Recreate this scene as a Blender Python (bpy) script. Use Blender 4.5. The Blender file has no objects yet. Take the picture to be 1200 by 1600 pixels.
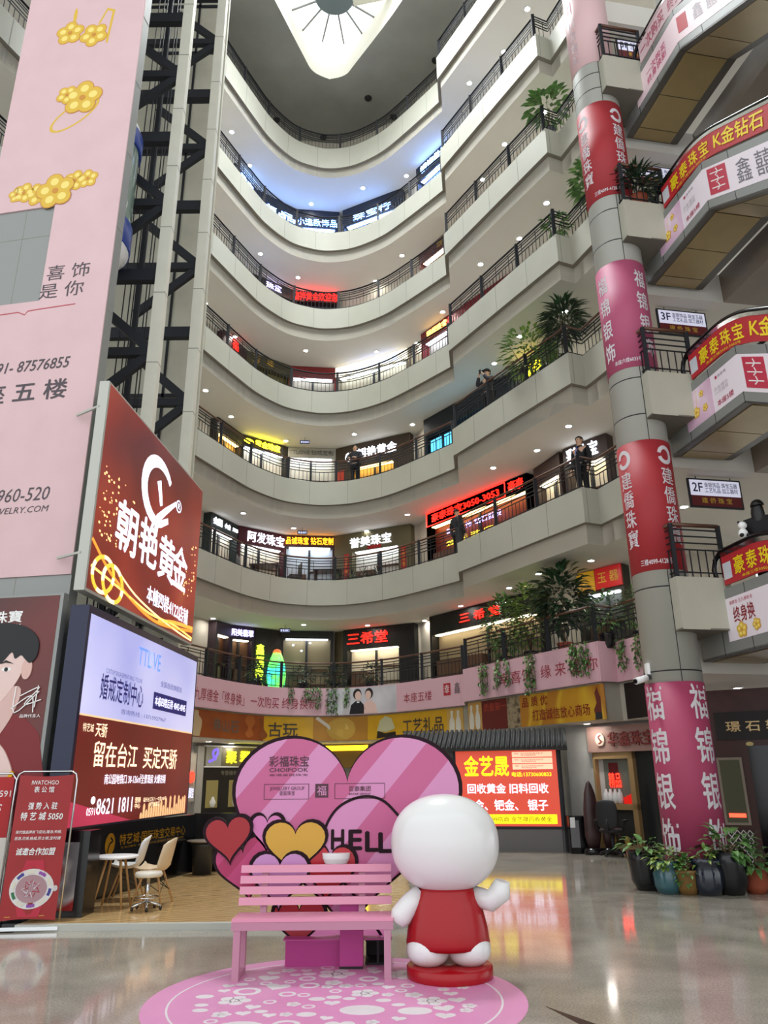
import bpy, math, random
from mathutils import Vector, Matrix
PI = math.pi
rnd = random.Random(7)
scene = bpy.context.scene
COL = scene.collection

# ---------------------------------------------------------------- camera, world, big lights, exposure
cam_data = bpy.data.cameras.new('camera'); cam = bpy.data.objects.new('camera', cam_data); COL.objects.link(cam)
cam_data.sensor_fit = 'VERTICAL'; cam_data.sensor_height = 36.0; cam_data.sensor_width = 27.0
cam_data.lens = 1190 / 1600 * 36.0
cam.matrix_world = Matrix(((0.999947, 0.010294, -0.0, 0), (0.0034, -0.330317, -0.943864, 0), (-0.009716, 0.943814, -0.330335, 1.5), (0, 0, 0, 1)))
cam_data.clip_end = 200
scene.camera = cam

world = bpy.data.worlds.new('world'); scene.world = world; world.use_nodes = True
bg = world.node_tree.nodes['Background']; bg.inputs[0].default_value = (0.93, 0.97, 1.0, 1); bg.inputs[1].default_value = 1.05

def area_light(name, loc, size, energy, color=(1, 1, 1), size_y=None, rot=(0, 0, 0), spread=PI):
    l = bpy.data.lights.new(name, 'AREA'); l.energy = energy; l.color = color
    l.shape = 'RECTANGLE'; l.size = size; l.size_y = size_y or size
    l.spread = spread
    o = bpy.data.objects.new(name, l); COL.objects.link(o); o.location = loc; o.rotation_euler = rot
    return o
SKY_POWER = 1400
area_light('skylight_daylight', (-1.2, 18.6, 30.4), 4.4, SKY_POWER, (0.93, 0.98, 1.0), 5.0, spread=1.85)

vs = scene.view_settings
scene.display_settings.display_device = 'sRGB'
vs.view_transform = 'Standard'; vs.look = 'None'; vs.exposure = 0.55; vs.gamma = 1.0; vs.use_curve_mapping = False

# ---------------------------------------------------------------- materials
def lin(c):
    return tuple(((x / 12.92) if x <= 0.04045 else ((x + 0.055) / 1.055) ** 2.4) for x in c)
def hexc(h):
    return lin(tuple(int(h[i:i + 2], 16) / 255 for i in (0, 2, 4)))
def mat(name, col, rough=0.6, metal=0.0, emit=0.0, ecol=None, noise=0.0, nscale=3.0, spec=0.5, coat=0.0, alpha=1.0, trans=0.0, bump=0.0):
    m = bpy.data.materials.new(name); m.use_nodes = True
    nt = m.node_tree; b = nt.nodes['Principled BSDF']
    c = hexc(col) if isinstance(col, str) else col
    b.inputs['Base Color'].default_value = (*c, 1); b.inputs['Roughness'].default_value = rough
    b.inputs['Metallic'].default_value = metal; b.inputs['Specular IOR Level'].default_value = spec
    b.inputs['Coat Weight'].default_value = coat; b.inputs['Alpha'].default_value = alpha
    b.inputs['Transmission Weight'].default_value = trans
    if emit:
        e = hexc(ecol) if isinstance(ecol, str) else (ecol or c)
        b.inputs['Emission Color'].default_value = (*e, 1); b.inputs['Emission Strength'].default_value = emit
    if noise or bump:
        tc = nt.nodes.new('ShaderNodeTexCoord'); n = nt.nodes.new('ShaderNodeTexNoise')
        n.inputs['Scale'].default_value = nscale; n.inputs['Detail'].default_value = 6
        nt.links.new(tc.outputs['Object'], n.inputs['Vector'])
        if noise:
            r = nt.nodes.new('ShaderNodeMapRange'); r.inputs[1].default_value = 0.3; r.inputs[2].default_value = 0.7
            r.inputs[3].default_value = 1 - noise; r.inputs[4].default_value = 1 + noise
            mx = nt.nodes.new('ShaderNodeMix'); mx.data_type = 'RGBA'; mx.blend_type = 'MULTIPLY'; mx.inputs[0].default_value = 1
            mx.inputs[6].default_value = (*c, 1)
            nt.links.new(n.outputs['Fac'], r.inputs[0]); nt.links.new(r.outputs[0], mx.inputs[7])
            nt.links.new(mx.outputs[2], b.inputs['Base Color'])
        if bump:
            bp = nt.nodes.new('ShaderNodeBump'); bp.inputs['Strength'].default_value = bump; bp.inputs['Distance'].default_value = 0.02
            nt.links.new(n.outputs['Fac'], bp.inputs['Height']); nt.links.new(bp.outputs[0], b.inputs['Normal'])
    return m
def ramp_mat(name, kind, stops, scale=1.0, rough=0.5, emit=0.0, rot=(0, 0, 0), vscale=(1, 1, 1), detail=4, distort=0.0, coat=0.0, spec=0.5, const=False):
    """noise / wave / voronoi texture through a colour ramp"""
    m = bpy.data.materials.new(name); m.use_nodes = True; nt = m.node_tree; b = nt.nodes['Principled BSDF']
    tc = nt.nodes.new('ShaderNodeTexCoord'); mp = nt.nodes.new('ShaderNodeMapping')
    mp.inputs['Rotation'].default_value = rot; mp.inputs['Scale'].default_value = vscale
    nt.links.new(tc.outputs['Object'], mp.inputs['Vector'])
    if kind == 'noise':
        t = nt.nodes.new('ShaderNodeTexNoise'); t.inputs['Detail'].default_value = detail; t.inputs['Distortion'].default_value = distort; out = t.outputs['Fac']
    elif kind == 'wave':
        t = nt.nodes.new('ShaderNodeTexWave'); t.inputs['Distortion'].default_value = distort; t.inputs['Detail'].default_value = detail; out = t.outputs['Fac']
    else:
        t = nt.nodes.new('ShaderNodeTexVoronoi'); out = t.outputs['Distance']
    t.inputs['Scale'].default_value = scale
    nt.links.new(mp.outputs[0], t.inputs['Vector'])
    r = nt.nodes.new('ShaderNodeValToRGB'); cr = r.color_ramp
    if const: cr.interpolation = 'CONSTANT'
    while len(cr.elements) < len(stops): cr.elements.new(0.5)
    for e, (p, c) in zip(cr.elements, stops): e.position = p; e.color = (*hexc(c), 1)
    nt.links.new(out, r.inputs[0]); nt.links.new(r.outputs[0], b.inputs['Base Color'])
    if emit:
        nt.links.new(r.outputs[0], b.inputs['Emission Color']); b.inputs['Emission Strength'].default_value = emit
    b.inputs['Roughness'].default_value = rough; b.inputs['Coat Weight'].default_value = coat; b.inputs['Specular IOR Level'].default_value = spec
    return m
_led = {}
def glow(col, s):
    k = (col, s)
    if k not in _led: _led[k] = mat('glow_' + col, col, 0.5, emit=s)
    return _led[k]
_paint = {}
def paint(col, rough=0.55):
    k = (col, rough)
    if k not in _paint: _paint[k] = mat('paint_' + col, col, rough)
    return _paint[k]
_lit = {}
def screen(col, s=0.9):
    """a lit screen or backlit print: shows its own colour"""
    k = (col, s)
    if k not in _lit: _lit[k] = mat('screen_' + col, col, 0.35, emit=s)
    return _lit[k]
M = dict(
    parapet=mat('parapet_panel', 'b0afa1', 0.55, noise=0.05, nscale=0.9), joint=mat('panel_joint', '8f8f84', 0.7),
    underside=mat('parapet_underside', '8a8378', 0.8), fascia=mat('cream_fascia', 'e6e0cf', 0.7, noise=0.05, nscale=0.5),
    soffit=mat('soffit_paint', 'd6d2c9', 0.85, noise=0.04, nscale=0.4), roof=mat('roof_concrete', '979790', 0.9, noise=0.16, nscale=0.45),
    wallp=mat('shop_wall_plaster', 'c4bdae', 0.8, noise=0.04), iron=mat('dark_iron', '202125', 0.55, 0.0, spec=0.25), rail=mat('handrail_wood', '5b3a2a', 0.35),
    clad=mat('grey_cladding', '8d8f8c', 0.45, 0.3), cladl=mat('light_cladding', 'b9bab1', 0.5, 0.1), shaft=mat('shaft_panel', 'c9c6b4', 0.7, noise=0.05), steel=mat('dark_steel', '2c2e33', 0.5, 0.1, spec=0.3),
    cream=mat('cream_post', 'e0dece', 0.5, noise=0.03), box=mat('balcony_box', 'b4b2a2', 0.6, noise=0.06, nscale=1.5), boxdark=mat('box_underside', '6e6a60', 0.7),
    bronze=mat('soffit_bronze', '9a865a', 0.3, 0.35, noise=0.05), bronzed=mat('soffit_frame', '55504a', 0.35, 0.4),
    pinkban=mat('pink_banner_cloth', 'd6b6b8', 0.75, noise=0.035, nscale=2.0, bump=0.1), pinkfas=mat('pink_band_vinyl', 'd8aeb8', 0.5),
    gold=mat('gold_leaf', 'd9a520', 0.3, 0.7), gold2=mat('gold_print', 'dfb53a', 0.5), white=mat('white_paint', 'f1f1ef', 0.4), black=mat('black_gloss', '0b0b0d', 0.18),
    blackm=mat('black_matte', '141416', 0.6), chrome=mat('chrome', 'd4d6d8', 0.12, 1.0), wood=mat('light_beech', 'b98d57', 0.5), glass=mat('clear_glass', 'dfe9e6', 0.03, trans=1.0, spec=0.5),
    leaf=ramp_mat('leaf_green', 'noise', [(0.3, '3a5a30'), (0.55, '5f8a48'), (0.75, '9cb86c')], 6, 0.4),
    leafy=ramp_mat('leaf_lime', 'noise', [(0.3, '38602a'), (0.55, '7d9a45'), (0.75, 'c0c06a')], 9, 0.4),
    leafd=ramp_mat('leaf_dark', 'noise', [(0.3, '16261a'), (0.6, '2c4a2c'), (0.8, '557050')], 5, 0.3),
    stem=mat('plant_stem', '5a4a30', 0.8), soil=mat('soil', '2a2018', 0.95), skin=mat('skin', 'd2a88c', 0.55), hair=mat('hair', '0e0c0c', 0.45),
)

# ---------------------------------------------------------------- mesh helpers
class MB:
    def __init__(s): s.v = []; s.f = []; s.mi = []; s.sm = []; s.cur = 0; s.smooth = False
    def face(s, ids): s.f.append(tuple(ids)); s.mi.append(s.cur); s.sm.append(s.smooth)
    def add(s, vs, fs):
        b = len(s.v); s.v += [tuple(v) for v in vs]
        for f in fs: s.face([b + i for i in f])
        return s
    def hexa(s, c):   # 8 corners: bottom 4 ccw, top 4 ccw
        return s.add(c, [(3, 2, 1, 0), (4, 5, 6, 7), (0, 1, 5, 4), (1, 2, 6, 5), (2, 3, 7, 6), (3, 0, 4, 7)])
    def box(s, x0, y0, z0, x1, y1, z1):
        return s.hexa([(x0, y0, z0), (x1, y0, z0), (x1, y1, z0), (x0, y1, z0), (x0, y0, z1), (x1, y0, z1), (x1, y1, z1), (x0, y1, z1)])
    def fbox(s, F, u0, u1, v0, v1, d0, d1):   # box in a frame F(u,v,d) with d towards the viewer
        return s.hexa([F(u0, v0, d1), F(u1, v0, d1), F(u1, v0, d0), F(u0, v0, d0), F(u0, v1, d1), F(u1, v1, d1), F(u1, v1, d0), F(u0, v1, d0)])
    def prism(s, poly, z0, z1):   # poly ccw from above
        n = len(poly); b = len(s.v)
        s.v += [(x, y, z0) for x, y in poly] + [(x, y, z1) for x, y in poly]
        s.face([b + i for i in range(n)][::-1]); s.face([b + n + i for i in range(n)])
        for i in range(n): j = (i + 1) % n; s.face((b + i, b + j, b + n + j, b + n + i))
        return s
    def fprism(s, F, poly, d0, d1):  # poly in (u,v), extruded along d
        n = len(poly); b = len(s.v)
        s.v += [tuple(F(u, v, d0)) for u, v in poly] + [tuple(F(u, v, d1)) for u, v in poly]
        s.face([b + i for i in range(n)][::-1]); s.face([b + n + i for i in range(n)])
        for i in range(n): j = (i + 1) % n; s.face((b + i, b + j, b + n + j, b + n + i))
        return s
    def bar(s, a, b, w, h=None):  # rectangular bar
        a = Vector(a); b = Vector(b); d = (b - a).normalized(); h = h or w
        ref = Vector((0, 0, 1)) if abs(d.z) < 0.95 else Vector((1, 0, 0))
        x = d.cross(ref).normalized(); y = x.cross(d)
        c = [p + x * sx * w / 2 + y * sy * h / 2 for p in (a, b) for sx, sy in ((-1, -1), (1, -1), (1, 1), (-1, 1))]
        return s.add(c, [(3, 2, 1, 0), (4, 5, 6, 7), (0, 1, 5, 4), (1, 2, 6, 5), (2, 3, 7, 6), (3, 0, 4, 7)])
    def tube(s, pts, r, n=8, caps=True, flat=1.0):
        pts = [Vector(p) for p in pts]; rs = r if isinstance(r, (list, tuple)) else [r] * len(pts); b = len(s.v); old = s.smooth; s.smooth = True
        prev = None
        for i, p in enumerate(pts):
            d = (pts[min(i + 1, len(pts) - 1)] - pts[max(i - 1, 0)]).normalized()
            if prev is None:
                ref = Vector((0, 0, 1)) if abs(d.z) < 0.9 else Vector((1, 0, 0)); x = d.cross(ref).normalized()
            else: x = (prev - d * prev.dot(d)).normalized()
            prev = x; y = d.cross(x)
            for k in range(n):
                a = 2 * PI * k / n; s.v.append(tuple(p + x * math.cos(a) * rs[i] + y * math.sin(a) * rs[i] * flat))
        for i in range(len(pts) - 1):
            for k in range(n):
                k2 = (k + 1) % n; s.face((b + i * n + k, b + i * n + k2, b + (i + 1) * n + k2, b + (i + 1) * n + k))
        s.smooth = old
        if caps:
            s.face([b + k for k in range(n)][::-1]); s.face([b + (len(pts) - 1) * n + k for k in range(n)])
        return s
    def lathe(s, prof, c=(0, 0, 0), n=32, sy=1.0, caps=True):
        b = len(s.v); old = s.smooth; s.smooth = True
        for r, z in prof:
            for k in range(n):
                a = 2 * PI * k / n; s.v.append((c[0] + r * math.cos(a), c[1] + r * math.sin(a) * sy, c[2] + z))
        for i in range(len(prof) - 1):
            for k in range(n):
                k2 = (k + 1) % n; s.face((b + i * n + k, b + i * n + k2, b + (i + 1) * n + k2, b + (i + 1) * n + k))
        s.smooth = old
        if caps:
            s.face([b + k for k in range(n)][::-1]); s.face([b + (len(prof) - 1) * n + k for k in range(n)])
        return s
    def ellipsoid(s, c, rx, ry, rz, n=32, m=20, p=2.0):
        prof = []
        b = len(s.v); old = s.smooth; s.smooth = True
        for i in range(m + 1):
            t = -PI / 2 + PI * i / m; ct = max(math.cos(t), 1e-3) ** (2 / p); st = math.copysign(abs(math.sin(t)) ** (2 / p), math.sin(t))
            for k in range(n):
                a = 2 * PI * k / n; s.v.append((c[0] + rx * ct * math.cos(a), c[1] + ry * ct * math.sin(a), c[2] + rz * st))
        for i in range(m):
            for k in range(n):
                k2 = (k + 1) % n; s.face((b + i * n + k, b + i * n + k2, b + (i + 1) * n + k2, b + (i + 1) * n + k))
        s.smooth = old
        return s
ORI = {}
def tag(o, label=None, cat=None, group=None, kind=None):
    if label: o['label'] = label
    if cat: o['category'] = cat
    if group: o['group'] = group
    if kind: o['kind'] = kind
    return o
def thing(name, loc, label, cat, group=None):
    o = bpy.data.objects.new(name, None); COL.objects.link(o); o.location = loc; o.empty_display_size = 0.1
    ORI[o.name] = Vector(loc); return tag(o, label, cat, group)
def mk(name, mb, m, parent=None, label=None, cat=None, group=None, kind=None, origin=None):
    if parent is not None: og = ORI[parent.name]
    elif origin is not None: og = Vector(origin)
    else:
        xs, ys, zs = zip(*mb.v); og = Vector(((min(xs) + max(xs)) / 2, (min(ys) + max(ys)) / 2, min(zs)))
    me = bpy.data.meshes.new(name)
    me.from_pydata([(x - og.x, y - og.y, z - og.z) for x, y, z in mb.v], [], mb.f)
    for mm in (m if isinstance(m, (list, tuple)) else [m]): me.materials.append(mm)
    me.polygons.foreach_set('material_index', mb.mi); me.polygons.foreach_set('use_smooth', mb.sm)
    me.update()
    o = bpy.data.objects.new(name, me); COL.objects.link(o)
    if parent is not None: o.parent = parent
    else: o.location = og
    ORI[o.name] = og
    return tag(o, label, cat, group, kind)
def structure(name, mb, m): return mk(name, mb, m, kind='structure', origin=(0, 0, 0))
def dup(root, loc, rz=0.0, label=None, scale=None):
    def cp(o, par):
        c = o.copy(); COL.objects.link(c)
        if par is not None: c.parent = par
        for ch in o.children: cp(ch, c)
        return c
    r = cp(root, None); r.location = loc; r.rotation_euler = (0, 0, rz)
    if scale: r.scale = (scale,) * 3
    if label: r['label'] = label
    return r
def frame(o, u, v=(0, 0, 1)):   # plane frame: origin o, u to the viewer's right, v up; d towards the viewer
    o = Vector(o); u = Vector(u).normalized(); v = Vector(v); v = (v - u * v.dot(u)).normalized(); n = u.cross(v)
    return lambda a, b, d=0.0: o + u * a + v * b + n * d
def frame2(p, q, z):            # vertical plane from plan point p to q (p is the viewer's left); u = metres from p, v = metres above z
    return frame((p[0], p[1], z), (q[0] - p[0], q[1] - p[1], 0))
_fc = {}
def glyphs(s, bold, shear):
    k = (s, bold, shear)
    if k not in _fc:
        c = bpy.data.curves.new('lettering', 'FONT'); c.body = s; c.size = 1; c.offset = bold; c.shear = shear; c.resolution_u = 2
        c.align_x = 'CENTER'; c.space_line = 1.0
        o = bpy.data.objects.new('lettering', c); COL.objects.link(o)
        dg = bpy.context.evaluated_depsgraph_get(); me = bpy.data.meshes.new_from_object(o.evaluated_get(dg))
        vs_ = [tuple(v.co) for v in me.vertices]; fs_ = [tuple(p.vertices) for p in me.polygons]
        bpy.data.objects.remove(o); bpy.data.curves.remove(c); bpy.data.meshes.remove(me)
        _fc[k] = (vs_, fs_)
    return _fc[k]
def lettering(parent, s, F, cu, cv, w, h, m, bold=0.02, lift=0.004, depth=0.0, shear=0.0, name='lettering'):
    """text s centred at (cu, cv) in frame F, stretched to w x h metres"""
    vs_, fs_ = glyphs(s, 0.0, shear)
    xs = [v[0] for v in vs_]; ys = [v[1] for v in vs_]
    x0, x1, y0, y1 = min(xs), max(xs), min(ys), max(ys); kx = w / max(x1 - x0, 1e-6); ky = h / max(y1 - y0, 1e-6)
    mb = MB(); P = [(cu + (v[0] - (x0 + x1) / 2) * kx, cv + (v[1] - (y0 + y1) / 2) * ky) for v in vs_]
    dx, dy = bold * kx * .5, bold * ky * .5
    for i, (ox, oy) in enumerate(((0, 0), (dx, 0), (-dx, 0), (0, dy), (0, -dy)) if bold else ((0, 0),)):
        mb.add([F(a + ox, b + oy, lift + depth + .0002 * i) for a, b in P], fs_)
    if depth:
        n = len(mb.v); mb.v += [tuple(F(a, b, 0.0)) for a, b in P]; cnt = {}
        for f in fs_:
            for i in range(len(f)):
                e = (f[i], f[(i + 1) % len(f)]); cnt[e] = 1
        for a, b in list(cnt):
            if (b, a) not in cnt: mb.face((a, n + a, n + b, b))
    return mk(name, mb, m, parent)
def rect(parent, name, F, u0, u1, v0, v1, m, d0=0.0, d1=0.003):
    return mk(name, MB().fbox(F, u0, u1, v0, v1, d0, d1), m, parent)
def ell(cx, cy, rx, ry, n=28, a0=0.0, a1=2 * PI):
    return [(cx + rx * math.cos(a0 + (a1 - a0) * i / n), cy + ry * math.sin(a0 + (a1 - a0) * i / n)) for i in range(n if abs(a1 - a0 - 2 * PI) < 1e-6 else n + 1)]
def disc(parent, name, F, cx, cy, rx, ry, m, d0=0.0, d1=0.003, n=28):
    return mk(name, MB().fprism(F, ell(cx, cy, rx, ry, n), d0, d1), m, parent)
def poly(parent, name, F, pts, m, d0=0.0, d1=0.003):
    a = sum(pts[i][0] * pts[(i + 1) % len(pts)][1] - pts[(i + 1) % len(pts)][0] * pts[i][1] for i in range(len(pts)))
    return mk(name, MB().fprism(F, pts if a > 0 else pts[::-1], d0, d1), m, parent)
def ribbon(pts, w):   # closed outline of a stroke through pts, w a width or a list
    ws = w if isinstance(w, (list, tuple)) else [w] * len(pts); L, Rr = [], []
    for i, p in enumerate(pts):
        a = pts[max(i - 1, 0)]; b = pts[min(i + 1, len(pts) - 1)]; dx, dy = b[0] - a[0], b[1] - a[1]; l = math.hypot(dx, dy) or 1
        L.append((p[0] - dy / l * ws[i] / 2, p[1] + dx / l * ws[i] / 2)); Rr.append((p[0] + dy / l * ws[i] / 2, p[1] - dx / l * ws[i] / 2))
    return L, Rr
def stroke(parent, name, F, pts, w, m, d0=0.0, d1=0.004):
    L, Rr = ribbon(pts, w); mb = MB()
    for i in range(len(pts) - 1):
        mb.fprism(F, [Rr[i], Rr[i + 1], L[i + 1], L[i]], d0, d1)
    return mk(name, mb, m, parent)
def catmull(P, n=6):
    out = []
    for i in range(len(P) - 1):
        p0 = P[max(i - 1, 0)]; p1 = P[i]; p2 = P[i + 1]; p3 = P[min(i + 2, len(P) - 1)]
        for j in range(n):
            t = j / n
            out.append(tuple(.5 * ((2 * p1[c]) + (-p0[c] + p2[c]) * t + (2 * p0[c] - 5 * p1[c] + 4 * p2[c] - p3[c]) * t * t + (-p0[c] + 3 * p1[c] - 3 * p2[c] + p3[c]) * t ** 3) for c in range(len(p1))))
    out.append(P[-1]); return out
class Path:
    """plan polyline with arc length; outward (away from the atrium) is to the left of travel"""
    def __init__(s, pts):
        s.p = pts; s.s = [0.0]
        for a, b in zip(pts, pts[1:]): s.s.append(s.s[-1] + math.dist(a, b))
        s.L = s.s[-1]
    def at(s, t, off=0.0):
        t = min(max(t, 0.0), s.L - 1e-6); i = 0
        while s.s[i + 1] < t: i += 1
        a, b = s.p[i], s.p[i + 1]; l = s.s[i + 1] - s.s[i]; k = (t - s.s[i]) / l; nx, ny = -(b[1] - a[1]) / l, (b[0] - a[0]) / l
        return (a[0] + (b[0] - a[0]) * k + nx * off, a[1] + (b[1] - a[1]) * k + ny * off)
    def offset(s, off):
        out = []
        for i, p in enumerate(s.p):
            ns = []
            for a, b in (((s.p[i - 1], p),) if i else ()) + (((p, s.p[i + 1]),) if i < len(s.p) - 1 else ()):
                l = math.dist(a, b); ns.append((-(b[1] - a[1]) / l, (b[0] - a[0]) / l))
            if len(ns) == 1: ns *= 2
            mx, my = ns[0][0] + ns[1][0], ns[0][1] + ns[1][1]; q = mx * mx + my * my
            k = 2 / max(q, 0.8); out.append((p[0] + mx * k * off, p[1] + my * k * off))
        return out
    def F(s, z):   # frame along the path: u arc length, v height over z, d towards the atrium
        return lambda u, v, d=0.0: Vector((*s.at(u, -d), z + v))
    def sub(s, a, b):
        return [s.at(a)] + [p for p, t in zip(s.p, s.s) if a + 1e-4 < t < b - 1e-4] + [s.at(b)]
def band(mb, path_pts_by_off, prof):
    """sweep an open profile [(off, z)] along a path given offset polylines"""
    cols = []
    for off, z in prof: cols.append([(x, y, z) for x, y in path_pts_by_off[off]])
    n = len(cols[0]); b = len(mb.v)
    for c in cols: mb.v += c
    for j in range(len(cols) - 1):
        for i in range(n - 1): mb.face((b + j * n + i, b + (j + 1) * n + i, b + (j + 1) * n + i + 1, b + j * n + i + 1))
    return mb

# ---------------------------------------------------------------- the building
RING = catmull([(-9.02, 12.22), (-8.08, 14.57), (-7.14, 16.92), (-6.2, 19.08), (-5.53, 20.73), (-4.84, 22.42), (-4.32, 23.55), (-3.57, 24.53), (-2.82, 24.96), (-2.07, 25.12), (-1.08, 24.94), (0.0, 24.3), (0.94, 23.36), (2.21, 21.9)], 14)
EDGE = Path(RING + [(2.09, 20.91), (4.6, 16.54), (5.01, 16.71), (5.25, 16.07), (5.45, 15.51)])
SHOPWALL = [(-12.0, 12.5), (-6.16, 24.44), (-5.5, 26.04), (-3.81, 27.35), (-1.8, 27.59), (1.22, 26.04), (1.65, 25.1), (2.3, 24.25), (4.65, 21.15), (5.22, 19.65), (6.2, 18.52), (8.46, 16.92)]
ZK = {2: 4.273, 3: 7.854, 4: 11.436, 5: 15.017, 6: 18.599, 7: 22.18, 8: 26.466}
ZB = {2: 4.414, 3: 8.024, 4: 11.633, 5: 15.243, 6: 18.85}
ROOFZ = 29.2
CEIL = {k: ZK[k] - 1.33 for k in ZK}; CEIL[2] = 2.62
ORD = {2: 'second', 3: 'third', 4: 'fourth', 5: 'fifth', 6: 'sixth', 7: 'seventh', 8: 'top'}

# floor: polished terrazzo
m = ramp_mat('terrazzo', 'noise', [(0.32, '8f897d'), (0.5, '9f988b'), (0.68, 'ada698')], 1.6, 0.1, detail=10, spec=0.5, coat=0.1)
nt = m.node_tree; b_ = nt.nodes['Principled BSDF']
sp = nt.nodes.new('ShaderNodeTexNoise'); sp.inputs['Scale'].default_value = 60; sp.inputs['Detail'].default_value = 3
tc = nt.nodes.new('ShaderNodeTexCoord'); nt.links.new(tc.outputs['Object'], sp.inputs['Vector'])
mx = nt.nodes.new('ShaderNodeMix'); mx.data_type = 'RGBA'; mx.blend_type = 'OVERLAY'; mx.inputs[0].default_value = 0.6
src = b_.inputs['Base Color'].links[0].from_socket
nt.links.new(src, mx.inputs[6]); nt.links.new(sp.outputs['Fac'], mx.inputs[7]); nt.links.new(mx.outputs[2], b_.inputs['Base Color'])
M['terrazzo'] = m
structure('floor', MB().prism([(-16, -6), (16, -6), (16, 32), (-16, 32)], -0.2, 0.0), M['terrazzo'])

# roof with the skylight well
SKY = catmull([(-2.1, 24.14), (-2.75, 23.75), (-3.1, 22.95), (-3.9, 20.7), (-4.9, 17.9), (-4.9, 16.6), (-4, 15.9), (-1, 15.6), (1.8, 15.7), (2.7, 16.3), (2.5, 17.7), (.87, 20.76), (-.95, 23.35), (-1.45, 23.95), (-2.1, 24.14)], 5)[:-1]
mb = MB(); n = len(SKY); cx, cy = -1.2, 19.5
out = []
for x, y in SKY:
    a = math.atan2(y - cy, x - cx); out.append((cx + 26 * math.cos(a), cy + 26 * math.sin(a)))
for z in (ROOFZ, ROOFZ + 1.3):
    mb.v += [(x, y, z) for x, y in SKY] + [(x, y, z) for x, y in out]
for i in range(n):
    j = (i + 1) % n
    mb.face((i, j, n + j, n + i))
    mb.cur = 1; mb.face((i, j, 2 * n + j, 2 * n + i)); mb.cur = 0
    mb.face((2 * n + i, 2 * n + j, 3 * n + j, 3 * n + i))
structure('ceiling', mb, [M['roof'], mat('skylight_well', 'efece0', 0.7)])
sky = thing('skylight', (-1.2, 19.5, ROOFZ + 1.3), 'bright triangular skylight with rounded corners in the atrium roof', 'skylight')
mk('glass_panel', MB().prism(SKY[::-1], ROOFZ + 1.3, ROOFZ + 1.36), mat('skylight_glass', (0.95, 0.98, 1.0), 0.4, emit=1.1), sky)
mk('hub', MB().lathe([(0.05, 0), (0.72, 0), (0.78, 0.05), (0.78, 0.2), (0.05, 0.22)], (-1.72, 21.3, ROOFZ + 0.95)), mat('skylight_hub', '6e7c80', 0.6), sky)
for k in range(14):
    a = 2 * PI * k / 14 + 0.1
    mk('spoke', MB().bar((-1.72 + .7 * math.cos(a), 21.3 + .7 * math.sin(a), ROOFZ + 1.1), (-1.72 + 2.0 * math.cos(a), 21.3 + 2.2 * math.sin(a), ROOFZ + 1.2), 0.06), M['clad'], sky)
mk('frame_bar', MB().bar((-1.0, 21.5, ROOFZ + 1.1), (1.0, 21.1, ROOFZ + 1.1), 0.34), M['cream'], sky)

OFFS = {o: EDGE.offset(o) for o in (0.0, 0.16, 0.12)}
for k, z in ZK.items():
    # parapet band, underside and recessed fascia
    zb = z - (0.86 if k != 8 else 1.03); zc = CEIL[k] if k != 8 else z - 1.42
    mb = MB()
    band(mb, OFFS, [(0.16, z - 0.16), (0.16, z), (0.0, z), (0.0, zb)])
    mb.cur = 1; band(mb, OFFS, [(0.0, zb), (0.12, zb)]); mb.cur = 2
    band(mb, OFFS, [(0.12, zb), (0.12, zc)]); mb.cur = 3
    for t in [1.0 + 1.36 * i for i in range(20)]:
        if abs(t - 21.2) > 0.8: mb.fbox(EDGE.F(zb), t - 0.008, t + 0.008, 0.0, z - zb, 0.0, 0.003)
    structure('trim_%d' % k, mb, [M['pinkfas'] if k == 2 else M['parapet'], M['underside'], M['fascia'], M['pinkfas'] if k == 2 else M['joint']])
    # floor slab / soffit behind it
    structure('ceiling_%d' % k, MB().prism(OFFS[0.12][:] + SHOPWALL[::-1], zc, z - 0.14), M['soffit'])
    # shop wall of this level
    top = CEIL.get(k + 1, ROOFZ); mb = MB()
    for a, b in zip(SHOPWALL, SHOPWALL[1:]):
        mb.fbox(frame2(a, b, 0), 0, math.dist(a, b), z - 0.14, top, -0.12, 0.0)
    structure('wall_back_%d' % k, mb, M['wallp'])
# ground floor wall
GW = [(-12, 12.5), (-6.16, 24.44), (-5.5, 26.04), (-3.81, 27.35), (-1.8, 27.59), (1.22, 26.04), (3.0, 22.2), (4.2, 18.6), (4.93, 17.75), (5.95, 16.45)]
mb = MB()
for a, b in zip(GW, GW[1:]): mb.fbox(frame2(a, b, 0), 0, math.dist(a, b), 0, CEIL[2], -0.12, 0.0)
structure('wall_back', mb, ramp_mat('grey_stone_wall', 'noise', [(0.3, 'b2b0aa'), (0.7, 'c6c4be')], 2.0, 0.6))
mb = MB()
for a, b in zip([(5.95, 16.45), (5.6, 13.75), (6.9, 12.95)], [(5.6, 13.75), (6.9, 12.95), (9.5, 11.4)]): mb.fbox(frame2(a, b, 0), 0, math.dist(a, b), 0, 2.9, -0.12, 0.0)
structure('wall_right', mb, mat('maroon_stone', '4b2f2c', 0.5, noise=0.15, nscale=6))
structure('wall_left', MB().box(-14.2, 8, 0, -14, 24, ROOFZ), M['wallp'])
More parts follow.
